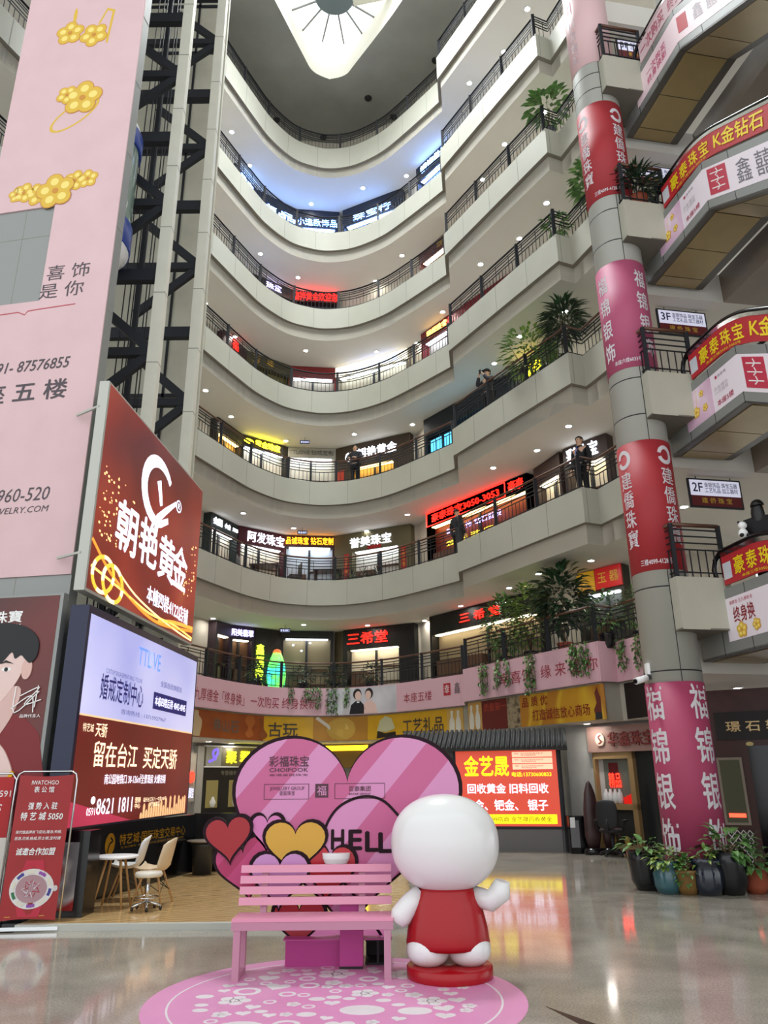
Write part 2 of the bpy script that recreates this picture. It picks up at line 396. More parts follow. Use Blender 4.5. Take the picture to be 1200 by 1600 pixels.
# floors on the escalator side
M['taupe'] = mat('taupe_soffit', '857a6c', 0.6, noise=.05)
W_ = Vector((0.983, 0.184, 0)); A_ = Vector((0.184, -0.983, 0))
for k, z in ZB.items():
    zlo, zhi = z - 1.36, z - 0.72
    q = Vector((6.72, 12.93, 0)) + A_ * 8
    pl = [(5.45, 15.51), (4.9, 12.95), (5.1, 12.5), (6.72, 12.8), (14, 14), (14, 17), (8.46, 16.92), (6.2, 18.52), (5.8, 16.8)]
    structure('ceiling_%d' % (20 + k), MB().prism(pl, zlo, zhi), M['soffit'])
    structure('ceiling_%d' % (30 + k), MB().prism([(6.72, 12.8), (q.x, q.y), (14, 5), (14, 14)], zlo, zhi), M['taupe'])
    mb = MB().box(13.8, 5, zhi, 14, 17, z + 2.2)
    structure('wall_right_%d' % k, mb, M['wallp'])

# railings
def railing(s0, s1, z, label, group, woody):
    p = EDGE.at((s0 + s1) / 2, 0.07); t = thing('balcony_railing', (p[0], p[1], z), label, 'railing', group)
    F = EDGE.F(z); h = 0.8
    pts = EDGE.sub(s0, s1); P2 = Path(pts); rail3 = [(x, y, z + h) for x, y in P2.offset(0.07)]
    mk('handrail', MB().tube(rail3, 0.035, 6, flat=0.8), M['rail'] if woody else M['iron'], t)
    mb = MB(); ox = P2.offset(0.07)
    for hz in (0.06, 0.40, 0.5, 0.62, 0.7):
        for a, b in zip(ox, ox[1:]): mb.bar((*a, z + hz), (*b, z + hz), 0.022)
    n = int((s1 - s0) / 0.145)
    for i in range(n + 1):
        a = EDGE.at(s0 + (s1 - s0) * i / max(n, 1), 0.07)
        mb.bar((*a, z + 0.02), (*a, z + (0.41 if i % 4 else 0.71)), 0.016)
    mk('baluster_lattice', mb, M['iron'], t)
    n = max(2, round((s1 - s0) / 1.75))
    for i in range(n + 1):
        a = EDGE.at(s0 + (s1 - s0) * i / n, 0.07)
        mk('post', MB().bar((*a, z), (*a, z + h + 0.03), 0.085), M['iron'], t)
    return t
for k, z in ZK.items():
    railing(0.3, 20.6, z, 'dark iron railing with fretwork around the curved %s-level balcony' % ORD[k], 'curved balcony railings', k <= 4)
    railing(21.75, 28.4, z, 'dark iron railing along the straight stepped balcony on the %s level' % ORD[k], 'straight balcony railings', k <= 4)

# recessed downlights
dl = thing('downlight', (0, 0, 0), 'x', 'downlight')
mk('trim_ring', MB().lathe([(0.075, 0.0), (0.105, 0.0), (0.11, -0.015), (0.075, -0.02)], (0, 0, 0), 20, caps=False), M['white'], dl)
mk('lens', MB().lathe([(0.002, -0.008), (0.078, -0.008), (0.078, -0.003), (0.002, -0.003)], (0, 0, 0), 20), mat('lamp_lens', (1, 0.97, 0.9), 0.4, emit=110), dl)
first = True
DL = {2: [(8.9, 1.3), (9.9, 1.0), (11.0, 1.6), (12.2, 1.2), (13.3, 1.7), (14.4, 1.0), (16.6, 1.1), (18.5, 1.0), (20.2, 1.0), (22.6, .9), (24.0, .9), (25.4, .9), (27, 1.0), (23.3, 1.6), (26.2, 1.6), (21.9, 1.2)]}
for k in range(3, 9): DL[k] = [(8.9 + 1.75 * i + 0.13 * ((i * k) % 5), 0.95 + 0.4 * ((i * 7 + k) % 3)) for i in range(7)] + [(22.4 + 1.6 * i, 0.9 + 0.3 * ((i + k) % 2)) for i in range(4)]
for k, L in DL.items():
    for t, off in L:
        p = EDGE.at(t, off); zz = CEIL[k] if k != 8 else ZK[8] - 1.42
        below = {2: 'ground-floor', 3: 'second-level', 4: 'third-level', 5: 'fourth-level', 6: 'fifth-level', 7: 'sixth-level', 8: 'seventh-level'}[k]
        lab = 'small round white downlight recessed in the %s balcony ceiling' % below
        if first: o = dl; o.location = (p[0], p[1], zz); o['label'] = lab; first = False
        else: o = dup(dl, (p[0], p[1], zz), 0, lab)
        o['group'] = 'downlights of the %s ceiling' % below
for k, xy in ((2, (8.0, 13.6)), (2, (6.6, 14.6)), (3, (6.1, 14.6)), (3, (8.3, 13.4)), (4, (9.2, 12.0))):
    o = dup(dl, (*xy, ZB[k] - 1.36), 0, 'round downlight in the ceiling beyond the escalator under the %s floor' % ORD[k]); o['group'] = 'downlights under the %s escalator floor' % ORD[k]
# dark round spots in the roof
for i, (x, y) in enumerate([(-6.4, 19.9), (-0.5, 25.1), (0.6, 26.1), (-4.6, 26.2), (2.3, 23.3), (-2.6, 27.2)]):
    mk('roof_vent', MB().lathe([(0.01, -0.05), (0.14, -0.05), (0.16, 0.0), (0.01, 0.0)], (x, y, ROOFZ)), M['blackm'], None, 'small dark round fitting set in the concrete roof', 'vent', 'dark round fittings in the roof')

# ---------------------------------------------------------------- lift tower
def sx(y): return -4.14 + 0.0875 * (y - 9.75)
tw = thing('lift_shaft', (-5.3, 11.8, 0), 'tall open lift shaft of pale posts, dark steel bracing and grey panels', 'lift shaft')
for y in (11.6, 13.48):
    x = sx(y) + (0.01 if y < 12 else 0.0)
    mb = MB().box(x - .1, y - .09, 0, x + .1, y + .09, ROOFZ)
    mb.cur = 1
    for i in range(20): mb.box(x - .102, y - .092, 1.2 + 1.42 * i, x + .102, y + .092, 1.215 + 1.42 * i)
    mk('post', mb, [M['cream'], M['joint']], tw)
mb = MB()
FP = frame2((-6.56, 10.18), (-4.14, 9.75), 0)
mb.fbox(FP, .14, 2.46, 0, ROOFZ, -0.2, -0.01); mb.cur = 1
for i in range(19): mb.fbox(FP, .14, 2.463, 2.2 + 1.5 * i, 2.212 + 1.5 * i, -0.203, -0.007)
for u in (0.82, 1.64): mb.fbox(FP, u, u + .01, 0, ROOFZ, -0.2, -0.007)
mk('front_cladding', mb, [M['clad'], M['joint']], tw)
mb = MB().box(-6.9, 14.2, 0, -3.85, 14.3, ROOFZ); mb.cur = 1
for i in range(18): mb.box(-6.9, 14.17, 1.05 + 1.6 * i, -3.9, 14.21, 1.13 + 1.6 * i)
for x in (-6.1, -5.35, -4.62): mb.box(x, 14.17, 0, x + .05, 14.2, ROOFZ)
mk('rear_panel', mb, [M['shaft'], M['steel']], tw)
for lev in range(0, 9):
    z = 8.55 + 3.2 * (lev - 3)
    for y in (11.6, 13.48):
        xr = sx(y) - .08
        mk('cross_beam', MB().bar((xr, y, z), (xr - 2.4, y, z), .12, .16), M['steel'], tw)
        mk('cross_beam', MB().bar((xr, y + .06, z + 1.62), (xr - 2.4, y + .06, z + 1.62), .14, .24), M['steel'], tw)
        for d in (-1, 1): mk('diagonal_brace', MB().bar((xr, y, z + .06 * d), (xr - 1.2, y, z + 1.15 * d), .1, .16), M['steel'], tw)
for y in (11.6, 13.48): mk('post', MB().box(sx(y) - 2.5, y - .09, 0, sx(y) - 2.35, y + .09, ROOFZ), M['cream'], tw)
mb = MB()
for i in range(7): mb.tube([(-5.05 + .1 * i, 12.2 + .22 * (i % 3), 2), (-5.05 + .1 * i, 12.2 + .22 * (i % 3), ROOFZ)], .012, 5)
mk('hoist_rope', mb, M['steel'], tw)
for x, y in ((-4.62, 10.75), (-4.75, 12.6)): mk('guide_rail', MB().box(x - .04, y - .06, 0, x + .04, y + .06, ROOFZ), M['steel'], tw)
cab = thing('lift_cabin', (-5.1, 10.9, 10.2), 'rounded glass lift cabin with blue bands in the open shaft', 'lift cabin')
c0 = (-5.1, 10.9, 10.2)
blue = mat('lift_blue', '1f3f9a', 0.3)
mk('base_cap', MB().lathe([(.25, -.35), (.55, -.2), (.7, 0)], c0, 32), M['white'], cab)
mk('lower_band', MB().lathe([(.7, 0), (.72, .02), (.72, .5), (.7, .52)], c0, 32), blue, cab)
mk('glass_drum', MB().lathe([(.68, .52), (.68, 2.15)], c0, 32, caps=False), mat('lift_glass', '9fb9ae', 0.08, trans=0.5), cab)
mk('upper_band', MB().lathe([(.7, 2.15), (.72, 2.17), (.72, 2.5), (.7, 2.52)], c0, 32), blue, cab)
mk('roof_dome', MB().lathe([(.7, 2.52), (.66, 2.68), (.4, 2.86), (.02, 2.9)], c0, 32), M['white'], cab)

# the pink banner on the tower front
bn = thing('hanging_banner', (-5.3, 9.94, 4.09), 'huge pale pink cloth banner with gold jewellery pictures hung down the lift tower', 'banner')
mb = MB().fbox(FP, .14, 2.46, 4.09, 8.47, -.01, .012).fbox(FP, 1.33, 2.46, 8.47, 10.27, -.01, .012).fbox(FP, .14, 2.46, 10.27, 28.5, -.01, .012)
mk('cloth', mb, M['pinkban'], bn)
lt = paint('4a4248'); red_ = paint('b5525c')
def FPb(u, v, d=0.0): return FP(u, v, .012 + d)
lettering(bn, '喜 饰', FPb, 1.75, 8.95, .72, .27, lt, 0)
lettering(bn, '是 你', FPb, 1.68, 8.62, .74, .27, lt, 0)
stroke(bn, 'red_rule', FPb, [(.1, 8.28), (1.0, 8.3), (1.12, 8.24), (1.16, 8.3), (1.3, 8.31), (1.95, 8.33)], .018, red_)
lettering(bn, '0591- 87576855', FPb, 1.3, 7.33, 1.4, .18, lt, .02, shear=.2)
lettering(bn, '本 座 五 楼', FPb, 1.08, 6.9, 1.86, .32, lt, .03)
lettering(bn, '400-960-520', FPb, 1.35, 5.27, 1.26, .2, lt, .0, shear=.2)
lettering(bn, 'WWW.JEWELRY.COM', FPb, 1.3, 5.03, 1.4, .12, lt, .0, shear=.2)
G1, G2, G3 = paint('d9b23c'), paint('efd978'), paint('c98a35')
def flower(F, mb, cu, cv, r, rot=0.0, d=0.0, pet=5):
    for k in range(pet):
        a = rot + 2 * PI * k / pet; px, py = cu + .55 * r * math.cos(a), cv + .55 * r * math.sin(a)
        for sc, ci, dd in ((1.0, 2, .002), (.9, 0, .004), (.45, 1, .006)):
            mb.cur = ci
            pts = [(px + .5 * r * sc * (math.cos(t) * math.cos(a) - .95 * math.sin(t) * math.sin(a)), py + .5 * r * sc * (math.cos(t) * math.sin(a) + .95 * math.sin(t) * math.cos(a))) for t in [2 * PI * i / 14 for i in range(14)]]
            mb.fprism(F, pts, d, d + dd + .0004 * k)
    mb.cur = 2; mb.fprism(F, ell(cu, cv, .16 * r, .16 * r, 12), d, d + .01); mb.cur = 0
    return mb
GM = [G1, G2, G3]
mb = flower(FPb, MB(), 1.07, 14.1, .27, .3); mb.fprism(FPb, ell(1.12, 14.5, .035, .2), 0, .002); mk('earring_print', mb, GM, bn)
mb = flower(FPb, MB(), 1.55, 13.95, .27, .8); mb.fprism(FPb, [(1.6, 14.2), (1.64, 14.2), (1.75, 14.5), (1.85, 14.45), (1.8, 13.7), (1.84, 13.7), (1.9, 14.48), (1.74, 14.56)], 0, .002); mk('earring_print', mb, GM, bn)
mb = MB(); mb.cur = 0
for i in range(24):
    a, b = 2 * PI * i / 24, 2 * PI * (i + 1) / 24
    q = lambda t, r1: (1.42 + r1 * math.cos(t) * .42 + .1 * math.sin(t), 12.15 + r1 * (.3 * math.sin(t) + .16 * math.cos(t)))
    mb.fprism(FPb, [q(a, .88), q(a, 1.0), q(b, 1.0), q(b, .88)][::-1], 0, .002)
flower(FPb, mb, 1.52, 12.5, .36, .2, .003); flower(FPb, mb, 1.22, 12.62, .2, 1.0, .003)
mk('ring_print', mb, GM, bn)
mb = MB()
for u, v, r in ((.72, 10.62, .2), (.98, 10.55, .22), (1.62, 10.72, .2), (1.85, 10.72, .18), (.6, 10.6, .15)): flower(FPb, mb, u, v, r, u * 7)
flower(FPb, mb, 1.3, 10.56, .34, .5, .008)
mk('bracelet_print', mb, GM, bn)

# big upper screen
p0, p1 = (-3.817, 9.434), (-3.5, 13.75)
F1 = frame2(p0, p1, 0); U1 = math.dist(p0, p1)
s1 = thing('led_screen', (-3.72, 11.6, 3.8), 'large red glowing advertising screen with gold rings fixed high on the lift shaft', 'screen', None)
mk('cabinet', MB().fbox(F1, 0, U1, 3.8, 6.79, -.14, -.001), M['cladl'], s1)
dm = ramp_mat('red_gold_display', 'noise', [(0.32, '5a1712'), (0.55, '84281c'), (0.68, '9c3a2a'), (0.82, 'c98f50')], 0.55, 0.3, emit=0.42, detail=1.5)
d1o = rect(s1, 'display', F1, .05, U1, 3.84, 6.76, dm)
wl = glow('dfeaff', 1.3)
F1b = lambda u, v, d=0.0: F1(u, v, .003 + d)
arc = [(2.15 + .62 * math.cos(t), 5.92 + .5 * math.sin(t)) for t in [math.radians(a) for a in range(40, 300, 13)]]
stroke(s1, 'logo', F1b, arc + [(2.65, 5.6)], [.1 + .13 * math.sin(PI * i / (len(arc))) for i in range(len(arc) + 1)], wl)
stroke(s1, 'logo', F1b, [(2.12, 6.12), (2.3, 5.75)], [.16, .1], wl); stroke(s1, 'logo', F1b, [(2.95, 6.02), (2.5, 5.72), (2.2, 5.5), (2.15, 5.2)], [.07, .12, .15, .13], wl)
disc(s1, 'registered_mark', F1b, 3.1, 6.02, .13, .11, wl); disc(s1, 'registered_mark', F1b, 3.1, 6.02, .1, .085, paint('7c2418'), d1=.005); lettering(d1o, 'R', F1b, 3.1, 6.02, .09, .1, wl, .01, .006)
for i, (ch, u) in enumerate(zip('朝艳黄金', (1.08, 1.93, 2.75, 3.4))):
    lettering(d1o, ch, F1b, u, 4.97 + (.03 if i % 2 else 0), .72, .72, wl, .035)
lettering(d1o, '本幢四楼4122店铺', F1b, 3.02, 4.24, 1.95, .27, wl, .02)
for cu, cv, t in ((.48, 4.12, .15), (.8, 4.07, -.1)):
    mb = MB()
    for i in range(30):
        a, b = 2 * PI * i / 30, 2 * PI * (i + 1) / 30; q = lambda x, r: (cu + r * .36 * math.cos(x), cv + r * .27 * math.sin(x) + t * .2 * math.cos(x))
        mb.cur = i // 4 % 2; mb.fprism(F1b, [q(a, .8), q(b, .8), q(b, 1), q(a, 1)][::-1], 0, .006 + (.002 if t > 0 else .004))
    mk('wedding_ring_print', mb, [glow('e6b93a', .8), glow('fff0b8', .9)], s1)
for pts, w, c in (([(0.05, 4.5), (.7, 4.2), (1.6, 3.98), (2.4, 3.88), (3.2, 3.92), (4.3, 4.05)], .05, 'e0862e'), ([(0.1, 4.15), (1.2, 4.05), (2.2, 3.95), (3.3, 3.98), (4.3, 3.92)], .035, 'f6c868'), ([(.9, 4.3), (1.6, 4.1), (2.6, 3.97), (3.6, 3.9), (4.28, 3.88)], .03, 'ffe2a0'), ([(2.6, 3.9), (3.3, 4.02), (4.3, 4.1)], .06, 'e89a3c')):
    stroke(s1, 'light_trail', F1b, catmull(pts, 4), w, glow(c, 1.0))
mb = MB()
for i in range(90):
    u = .15 + abs(rnd.gauss(0, .55)) if i < 60 else 3.6 + rnd.random() * .6; v = 4.6 + rnd.random() * 1.0; r = .008 + rnd.random() * .014
    if u < 4.25: mb.fprism(F1b, ell(u, v, r * 1.4, r, 6), 0, .003)
mk('sparkle_print', mb, glow('ffd08a', 1.0), s1)
for z in (4.3, 6.4): mk('bracket', MB().bar(F1(-.0, z, -.1), F1(-.0, z, -.1) + Vector((-.42, .28, 0)), .03), M['cladl'], s1)

# lower screen
p0, p1 = (-3.70, 9.434), (-3.38, 13.75)
F2 = frame2(p0, p1, 0); U2 = math.dist(p0, p1)
s2 = thing('led_screen', (-3.6, 11.6, .97), 'two-part lavender and dark red glowing screen in a navy cabinet under the red screen', 'screen')
mk('cabinet', MB().fbox(F2, -.04, U2 + .06, .97, 3.6, -.24, -.001), mat('navy_cabinet', '141c3c', 0.3), s2)
d2o = rect(s2, 'display', F2, .03, U2, 2.28, 3.5, ramp_mat('lavender_display', 'noise', [(0.3, '9fa3dc'), (0.55, 'c3c4ec'), (0.8, 'd6d6f4')], .5, .3, emit=.5, detail=1))
rect(s2, 'display', F2, .03, U2, .99, 2.265, ramp_mat('maroon_display', 'noise', [(0.3, '541816'), (0.6, '6a201b'), (0.8, '7a2c26')], .5, .3, emit=.45, detail=1))
rect(s2, 'divider', F2, .03, U2, 2.262, 2.284, glow('d8b98a', .7), d1=.005)
F2b = lambda u, v, d=0.0: F2(u, v, .003 + d)
nv, bl, cr = glow('23246e', .3), glow('5f86e0', .8), glow('f6dcb8', 1.0)
lettering(d2o, 'TTL VE', F2b, 2.1, 3.22, .9, .25, bl, .01); lettering(d2o, 'O', F2b, 2.14, 3.22, .15, .25, glow('8ea4ea', .8), .01)
lettering(d2o, 'CUSTOM ENGAGEMENT RING / TTLOVE', F2b, 1.25, 2.87, 1.25, .06, paint('8f92c4'), 0); lettering(d2o, '婚戒定制中心', F2b, 1.24, 2.66, 1.46, .32, nv, .02)
lettering(d2o, '全国连锁旗舰店', F2b, 3.12, 2.93, 1.0, .09, paint('7478b8'), 0)
rect(s2, 'address_bar', F2b, 2.38, 3.92, 2.53, 2.78, nv); lettering(d2o, '本栋四楼后排 4042-4045', F2b, 3.15, 2.655, 1.42, .14, glow('e8e8ff', 1), .01, .006)
lettering(d2o, '咨询热线 : 13715927967', F2b, 2.1, 2.4, 1.75, .07, paint('7a7cb8'), 0)
lettering(d2o, '特艺城', F2b, .3, 2.13, .3, .1, cr, 0); lettering(d2o, '天骄', F2b, .68, 2.12, .34, .17, cr, .01)
lettering(d2o, '留在台江  买定天骄', F2b, 2.08, 1.83, 3.1, .31, cr, .015); lettering(d2o, '南公园地铁口 38-126㎡全景现房 火爆热销', F2b, 2.05, 1.53, 2.25, .13, glow('e6e4f2', .9), .01)
lettering(d2o, '8621 1811', F2b, 1.35, 1.2, 1.15, .19, glow('f4f0ff', 1), .01); lettering(d2o, '0591', F2b, .62, 1.15, .24, .09, glow('f4f0ff', 1), 0)
disc(s2, 'phone_icon', F2b, .66, 1.28, .06, .045, glow('f4f0ff', 1)); lettering(d2o, '营销\n中心', F2b, 2.12, 1.21, .2, .15, cr, .01); lettering(d2o, '福州台江区八一中路100号\n特艺城首层', F2b, 2.8, 1.21, .95, .13, cr, 0)
poly(s2, 'red_carpet_print', F2b, [(.03, 1.28), (.03, .995), (1.9, .995)], glow('a8304a', .6))
mb = MB()
for i in range(20):
    u = 2.25 + .1 * i; h = .05 + .22 * abs(math.sin(i * 1.7)) * (0.5 + i / 30)
    mb.fprism(F2b, [(u, .995), (u + .075, .995), (u + .075, 1.0 + h), (u + .037, 1.03 + h), (u, 1.0 + h)], 0, .003)
mk('skyline_print', mb, glow('d8a878', .8), s2)

def sm(p): return catmull(list(p) + [p[0]], 5)[:-1]
# tall poster below the pink banner
FQ0 = frame2((-6.5, 9.93), (-4.10, 9.5), 0)
po = thing('wall_poster', (-5.3, 9.7, .97), 'dark red poster of a black-haired person in a red jacket at the tower foot', 'poster')
mk('frame', MB().fbox(FQ0, 0, 2.45, .97, 3.78, -.1, 0.0), M['clad'], po)
FQ = lambda u, v, d=0.0: FQ0(u, v, d)
rect(po, 'backing_print', FQ, .03, 2.4, 1.0, 3.75, ramp_mat('poster_red', 'noise', [(.3, '4a2a28'), (.6, '6b2f2c'), (.8, '8d3532')], .5, .45, detail=1), d1=.003)
skn, hr = paint('e6c8c0'), paint('101216')
poly(po, 'jacket_print', FQ, sm([(.5, 1.0), (.6, 1.6), (1.0, 2.12), (1.42, 2.28), (2.0, 2.28), (2.25, 2.15), (2.4, 1.9), (2.4, 1.0)]), paint('7c1f24'), d1=.006)
poly(po, 'shirt_print', FQ, [(1.25, 1.0), (1.3, 1.9), (1.55, 2.2), (1.85, 1.6), (1.95, 1.0)], paint('9fc0ea'), d1=.009)
poly(po, 'neck_print', FQ, sm([(1.42, 2.5), (1.38, 2.2), (1.55, 1.95), (1.75, 1.95), (1.98, 2.3), (2.0, 2.62)]), paint('d8b4ac'), d1=.012)
poly(po, 'face_print', FQ, sm([(1.2, 3.1), (1.22, 2.75), (1.35, 2.52), (1.56, 2.36), (1.7, 2.36), (1.88, 2.55), (2.02, 2.8), (2.05, 3.12), (1.6, 3.3)]), skn, d1=.015)
disc(po, 'ear_print', FQ, 2.08, 2.83, .07, .13, paint('dcb4aa'), d1=.017)
poly(po, 'hair_print', FQ, sm([(1.08, 2.95), (1.1, 3.2), (1.3, 3.38), (1.65, 3.42), (1.98, 3.36), (2.18, 3.2), (2.2, 3.0), (2.12, 2.9), (2.04, 2.95), (1.98, 3.0), (1.9, 2.96), (1.84, 3.04), (1.7, 2.9), (1.6, 3.02), (1.48, 2.86), (1.36, 3.0), (1.24, 2.86)]), hr, d1=.02)
for u in (1.42, 1.8):
    disc(po, 'eye_print', FQ, u, 2.83, .065, .025, M['white'], d1=.018); disc(po, 'iris_print', FQ, u, 2.83, .026, .026, hr, d1=.021); poly(po, 'eyebrow_print', FQ, [(u - .09, 2.9), (u - .02, 2.945), (u + .09, 2.9), (u - .02, 2.915)], hr, d1=.022)
poly(po, 'nose_print', FQ, [(1.56, 2.84), (1.5, 2.66), (1.58, 2.63), (1.64, 2.67)], paint('cfa59a'), d1=.017)
poly(po, 'mouth_print', FQ, [(1.48, 2.53), (1.56, 2.56), (1.64, 2.55), (1.73, 2.54), (1.64, 2.49), (1.56, 2.485)], paint('c0606a'), d1=.018)
poly(po, 'hand_print', FQ, sm([(1.2, 2.1), (1.5, 2.2), (1.62, 2.14), (1.72, 2.05), (1.95, 1.85), (2.1, 1.55), (2.0, 1.35), (1.85, 1.42), (1.75, 1.62), (1.5, 1.72), (1.2, 1.75)]), skn, d1=.024)
for i in range(4): stroke(po, 'finger_crease_print', FQ, [(1.2, 1.82 + .08 * i), (1.5 + .02 * i, 1.84 + .08 * i)], .008, paint('c9a198'), .02, .026)
stroke(po, 'bracelet_print', FQ, catmull([(1.82, 1.45), (1.92, 1.43), (2.02, 1.5), (2.1, 1.62)], 3), .05, M['gold'], d1=.028)
poly(po, 'cuff_print', FQ, [(1.95, 1.3), (2.15, 1.62), (2.4, 1.5), (2.4, 1.05), (2.05, 1.0)], paint('6a1a20'), d1=.026)
lettering(po, '福佳珠寶', FQ, 1.48, 3.5, .85, .15, M['white'], .03, .006); lettering(po, 'FUJIA JEWELLERY', FQ, 1.48, 3.37, .85, .06, M['white'], .02, .006)
for pts in ([(1.98, 2.62), (2.0, 2.3), (2.3, 2.55)], [(2.05, 2.5), (2.3, 2.6), (2.12, 2.4), (2.34, 2.45)], [(1.95, 2.35), (2.2, 2.5), (2.25, 2.3)], [(2.28, 2.62), (2.26, 2.36)]): stroke(po, 'signature', FQ, catmull(pts, 4), .012, M['white'], d0=.02, d1=.024)
lettering(po, '品牌代言人', FQ, 2.22, 2.26, .28, .04, M['white'], .01, .022)
# red patterned poster board standing further along
o2 = thing('poster_stand', (-4.75, 9.45, 0), 'second metal frame stand with a red and white poster, half behind the watch banner', 'poster stand')
FS = frame2((-5.15, 9.42), (-4.35, 9.5), 0)
mk('frame', MB().tube([FS(0, 0), FS(0, 1.52), FS(.06, 1.6), (FS(.74, 1.6)), FS(.8, 1.52), FS(.8, 0)], .012, 8), M['chrome'], o2)
rect(o2, 'poster_print', FS, .03, .77, .9, 1.56, paint('b01c20')); rect(o2, 'poster_print', FS, .03, .77, .1, .9, paint('d8d2c8'))
lettering(o2, '钟表维修 0591', FS, .45, 1.38, .6, .09, M['white'], .01); lettering(o2, 'WATCHES', FS, .42, 1.22, .5, .08, M['white'], .02, shear=.2)
poly(o2, 'face_print', FS, ell(.62, .6, .12, .17), paint('4c4644'), d1=.006)
mk('foot_plate', MB().fbox(FS, -.02, .82, 0, .02, -.15, .15), M['chrome'], o2)

# watch banner on its stand
st = thing('banner_stand', (-3.95, 9.3, 0), 'red upright banner with a colourful skeleton watch on a chrome frame stand', 'banner stand')
FB = frame((-4.26, 9.22, .02), (.995, .09, 0), (-.0, .05, 1))
mk('tube_frame', MB().tube([FB(-.01, 0, -.03), FB(-.01, 1.5, -.03), FB(.01, 1.57, -.03), FB(.06, 1.6, -.03), FB(.6, 1.6, -.03), FB(.65, 1.57, -.03), FB(.67, 1.5, -.03), FB(.67, 0, -.03)], .011, 8), M['chrome'], st)
mk('foot_plate', MB().fbox(FB, -.06, .73, -.015, .02, -.16, .2), M['chrome'], st)
mb = MB(); N = 12
for i in range(N):
    a, b = i / N, (i + 1) / N; sag = lambda t: .03 * math.sin(PI * t)
    mb.add([FB(.035 + .6 * a, .06 + sag(a) * .7, sag(a)), FB(.035 + .6 * b, .06 + sag(b) * .7, sag(b)), FB(.035 + .6 * b, 1.56 - sag(b) * .6, sag(b)), FB(.035 + .6 * a, 1.56 - sag(a) * .6, sag(a))], [(0, 1, 2, 3)])
bco = mk('banner_cloth', mb, mat('red_banner', '9c1f22', 0.5, noise=.12, nscale=2), st)
FBc = lambda u, v, d=0.0: FB(u, v, .03 * math.sin(PI * min(max((u - .035) / .6, 0), 1)) + .003 + d)
w_ = M['white']
lettering(bco, 'IWATCHGO', FBc, .335, 1.475, .3, .045, w_, 0); lettering(bco, '表 公 馆', FBc, .335, 1.4, .22, .065, w_, .02)
lettering(bco, '强 势 入 驻', FBc, .345, 1.225, .32, .075, w_, .03, shear=.1); lettering(bco, '特 艺 城 5050', FBc, .345, 1.115, .46, .085, w_, .03, shear=.1)
lettering(bco, '现代理品牌有飞亚达,隆治,天梭,', FBc, .335, .95, .5, .035, w_, .01, shear=.15); lettering(bco, '百浪,沱诺,格威,劳士顿,宝时捷', FBc, .335, .885, .5, .035, w_, .01, shear=.15)
lettering(bco, '诚邀合作加盟', FBc, .335, .75, .42, .075, w_, .03, shear=.15)
poly(st, 'watch_strap_print', FBc, [(.25, .66), (.44, .66), (.48, .5), (.21, .5)], paint('b8223a'), d1=.002); poly(st, 'watch_strap_print', FBc, [(.2, .24), (.49, .24), (.46, .1), (.24, .1)], paint('b8223a'), d1=.002)
disc(st, 'watch_case_print', FBc, .345, .375, .235, .2, paint('d9d4d2'), d1=.003); disc(st, 'watch_dial_print', FBc, .345, .375, .165, .14, paint('a8848a'), d1=.005)
for i, c in enumerate(('d8d2c0', '8a4aa0', 'd8d2c0', '3a3a8a', 'd8d2c0', '2d7048', 'd8d2c0', '8a4aa0', 'd8d2c0', '3a3a8a')):
    a = 2 * PI * i / 10 + .2; stroke(st, 'bezel_stone_print', FBc, [(.345 + .2 * math.cos(t), .375 + .17 * math.sin(t)) for t in (a, a + .2, a + .42)], .03, paint(c), d1=.005)
disc(st, 'crown_print', FBc, .595, .375, .025, .03, paint('c8c2c0'), d1=.003)
for i in range(13):
    a = i * .9; stroke(st, 'dial_pattern_print', FBc, [(.345 + .03 * math.cos(a), .375 + .03 * math.sin(a)), (.345 + .1 * math.cos(a + .5), .375 + .09 * math.sin(a + .5)), (.345 + .06 * math.cos(a + 1.2), .375 + .06 * math.sin(a + 1.2))], .012, paint('d0ccd4' if i % 2 else 'a52a34'), d1=.007)
stroke(st, 'gold_rule_print', FBc, [(.1, .1), (.52, .11)], .005, M['gold2'])

# ---------------------------------------------------------------- round column with vinyl wraps
CC = (4.49, 12.1); CR = 0.432
VA = math.atan2(CC[1], CC[0]) + PI      # plan angle from the column towards the entrance side
def FC(zc, a0=0.0, r=CR):               # u metres round the column from the middle of its front, viewer's right positive
    return lambda u, v, d=0.0: Vector((CC[0] + (r + d) * math.cos(VA + a0 + u / r), CC[1] + (r + d) * math.sin(VA + a0 + u / r), zc + v))
col = thing('round_column', (*CC, 0), 'tall round grey column wrapped in red and pink shop adverts', 'column')
mb = MB().lathe([(CR, 0), (CR, ROOFZ)], (*CC, 0), 48); mb.cur = 1
for z in (3.0, 4.3, 7.3, 8.0, 10.9, 11.6, 14.6, 15.0, 18.3): mb.lathe([(CR, z), (CR + .002, z), (CR + .002, z + .02), (CR, z + .02)], (*CC, 0), 48, caps=False)
F_ = FC(0)
for u in (.12, -.62): mb.fbox(F_, u, u + .012, 0, ROOFZ, 0, .002)
mk('shaft', mb, [mat('column_cladding', 'a3a39a', 0.5, .05), M['blackm']], col)
def wrap(z0, z1, mt, name='advert_wrap'):
    return mk(name, MB().lathe([(CR + .003, z0), (CR + .008, z0), (CR + .008, z1), (CR + .003, z1)], (*CC, 0), 64, caps=False), mt, col)
pinkw, redw = mat('magenta_vinyl', 'a63c5e', 0.6, noise=.03), mat('crimson_vinyl', 'a3262e', 0.6, noise=.03)
wrap(.02, 2.84, pinkw); wrap(4.58, 6.83, redw); wrap(8.22, 10.44, mat('rose_vinyl', 'b04f70', .6)); wrap(11.93, 14.25, redw); wrap(15.3, 18.1, mat('pale_pink_vinyl', 'dcb7b8', .4)); wrap(19.2, 21.6, redw)
def FW(zc): return FC(zc, 0, CR + .008)
sil = paint('d8d2d6', .4)
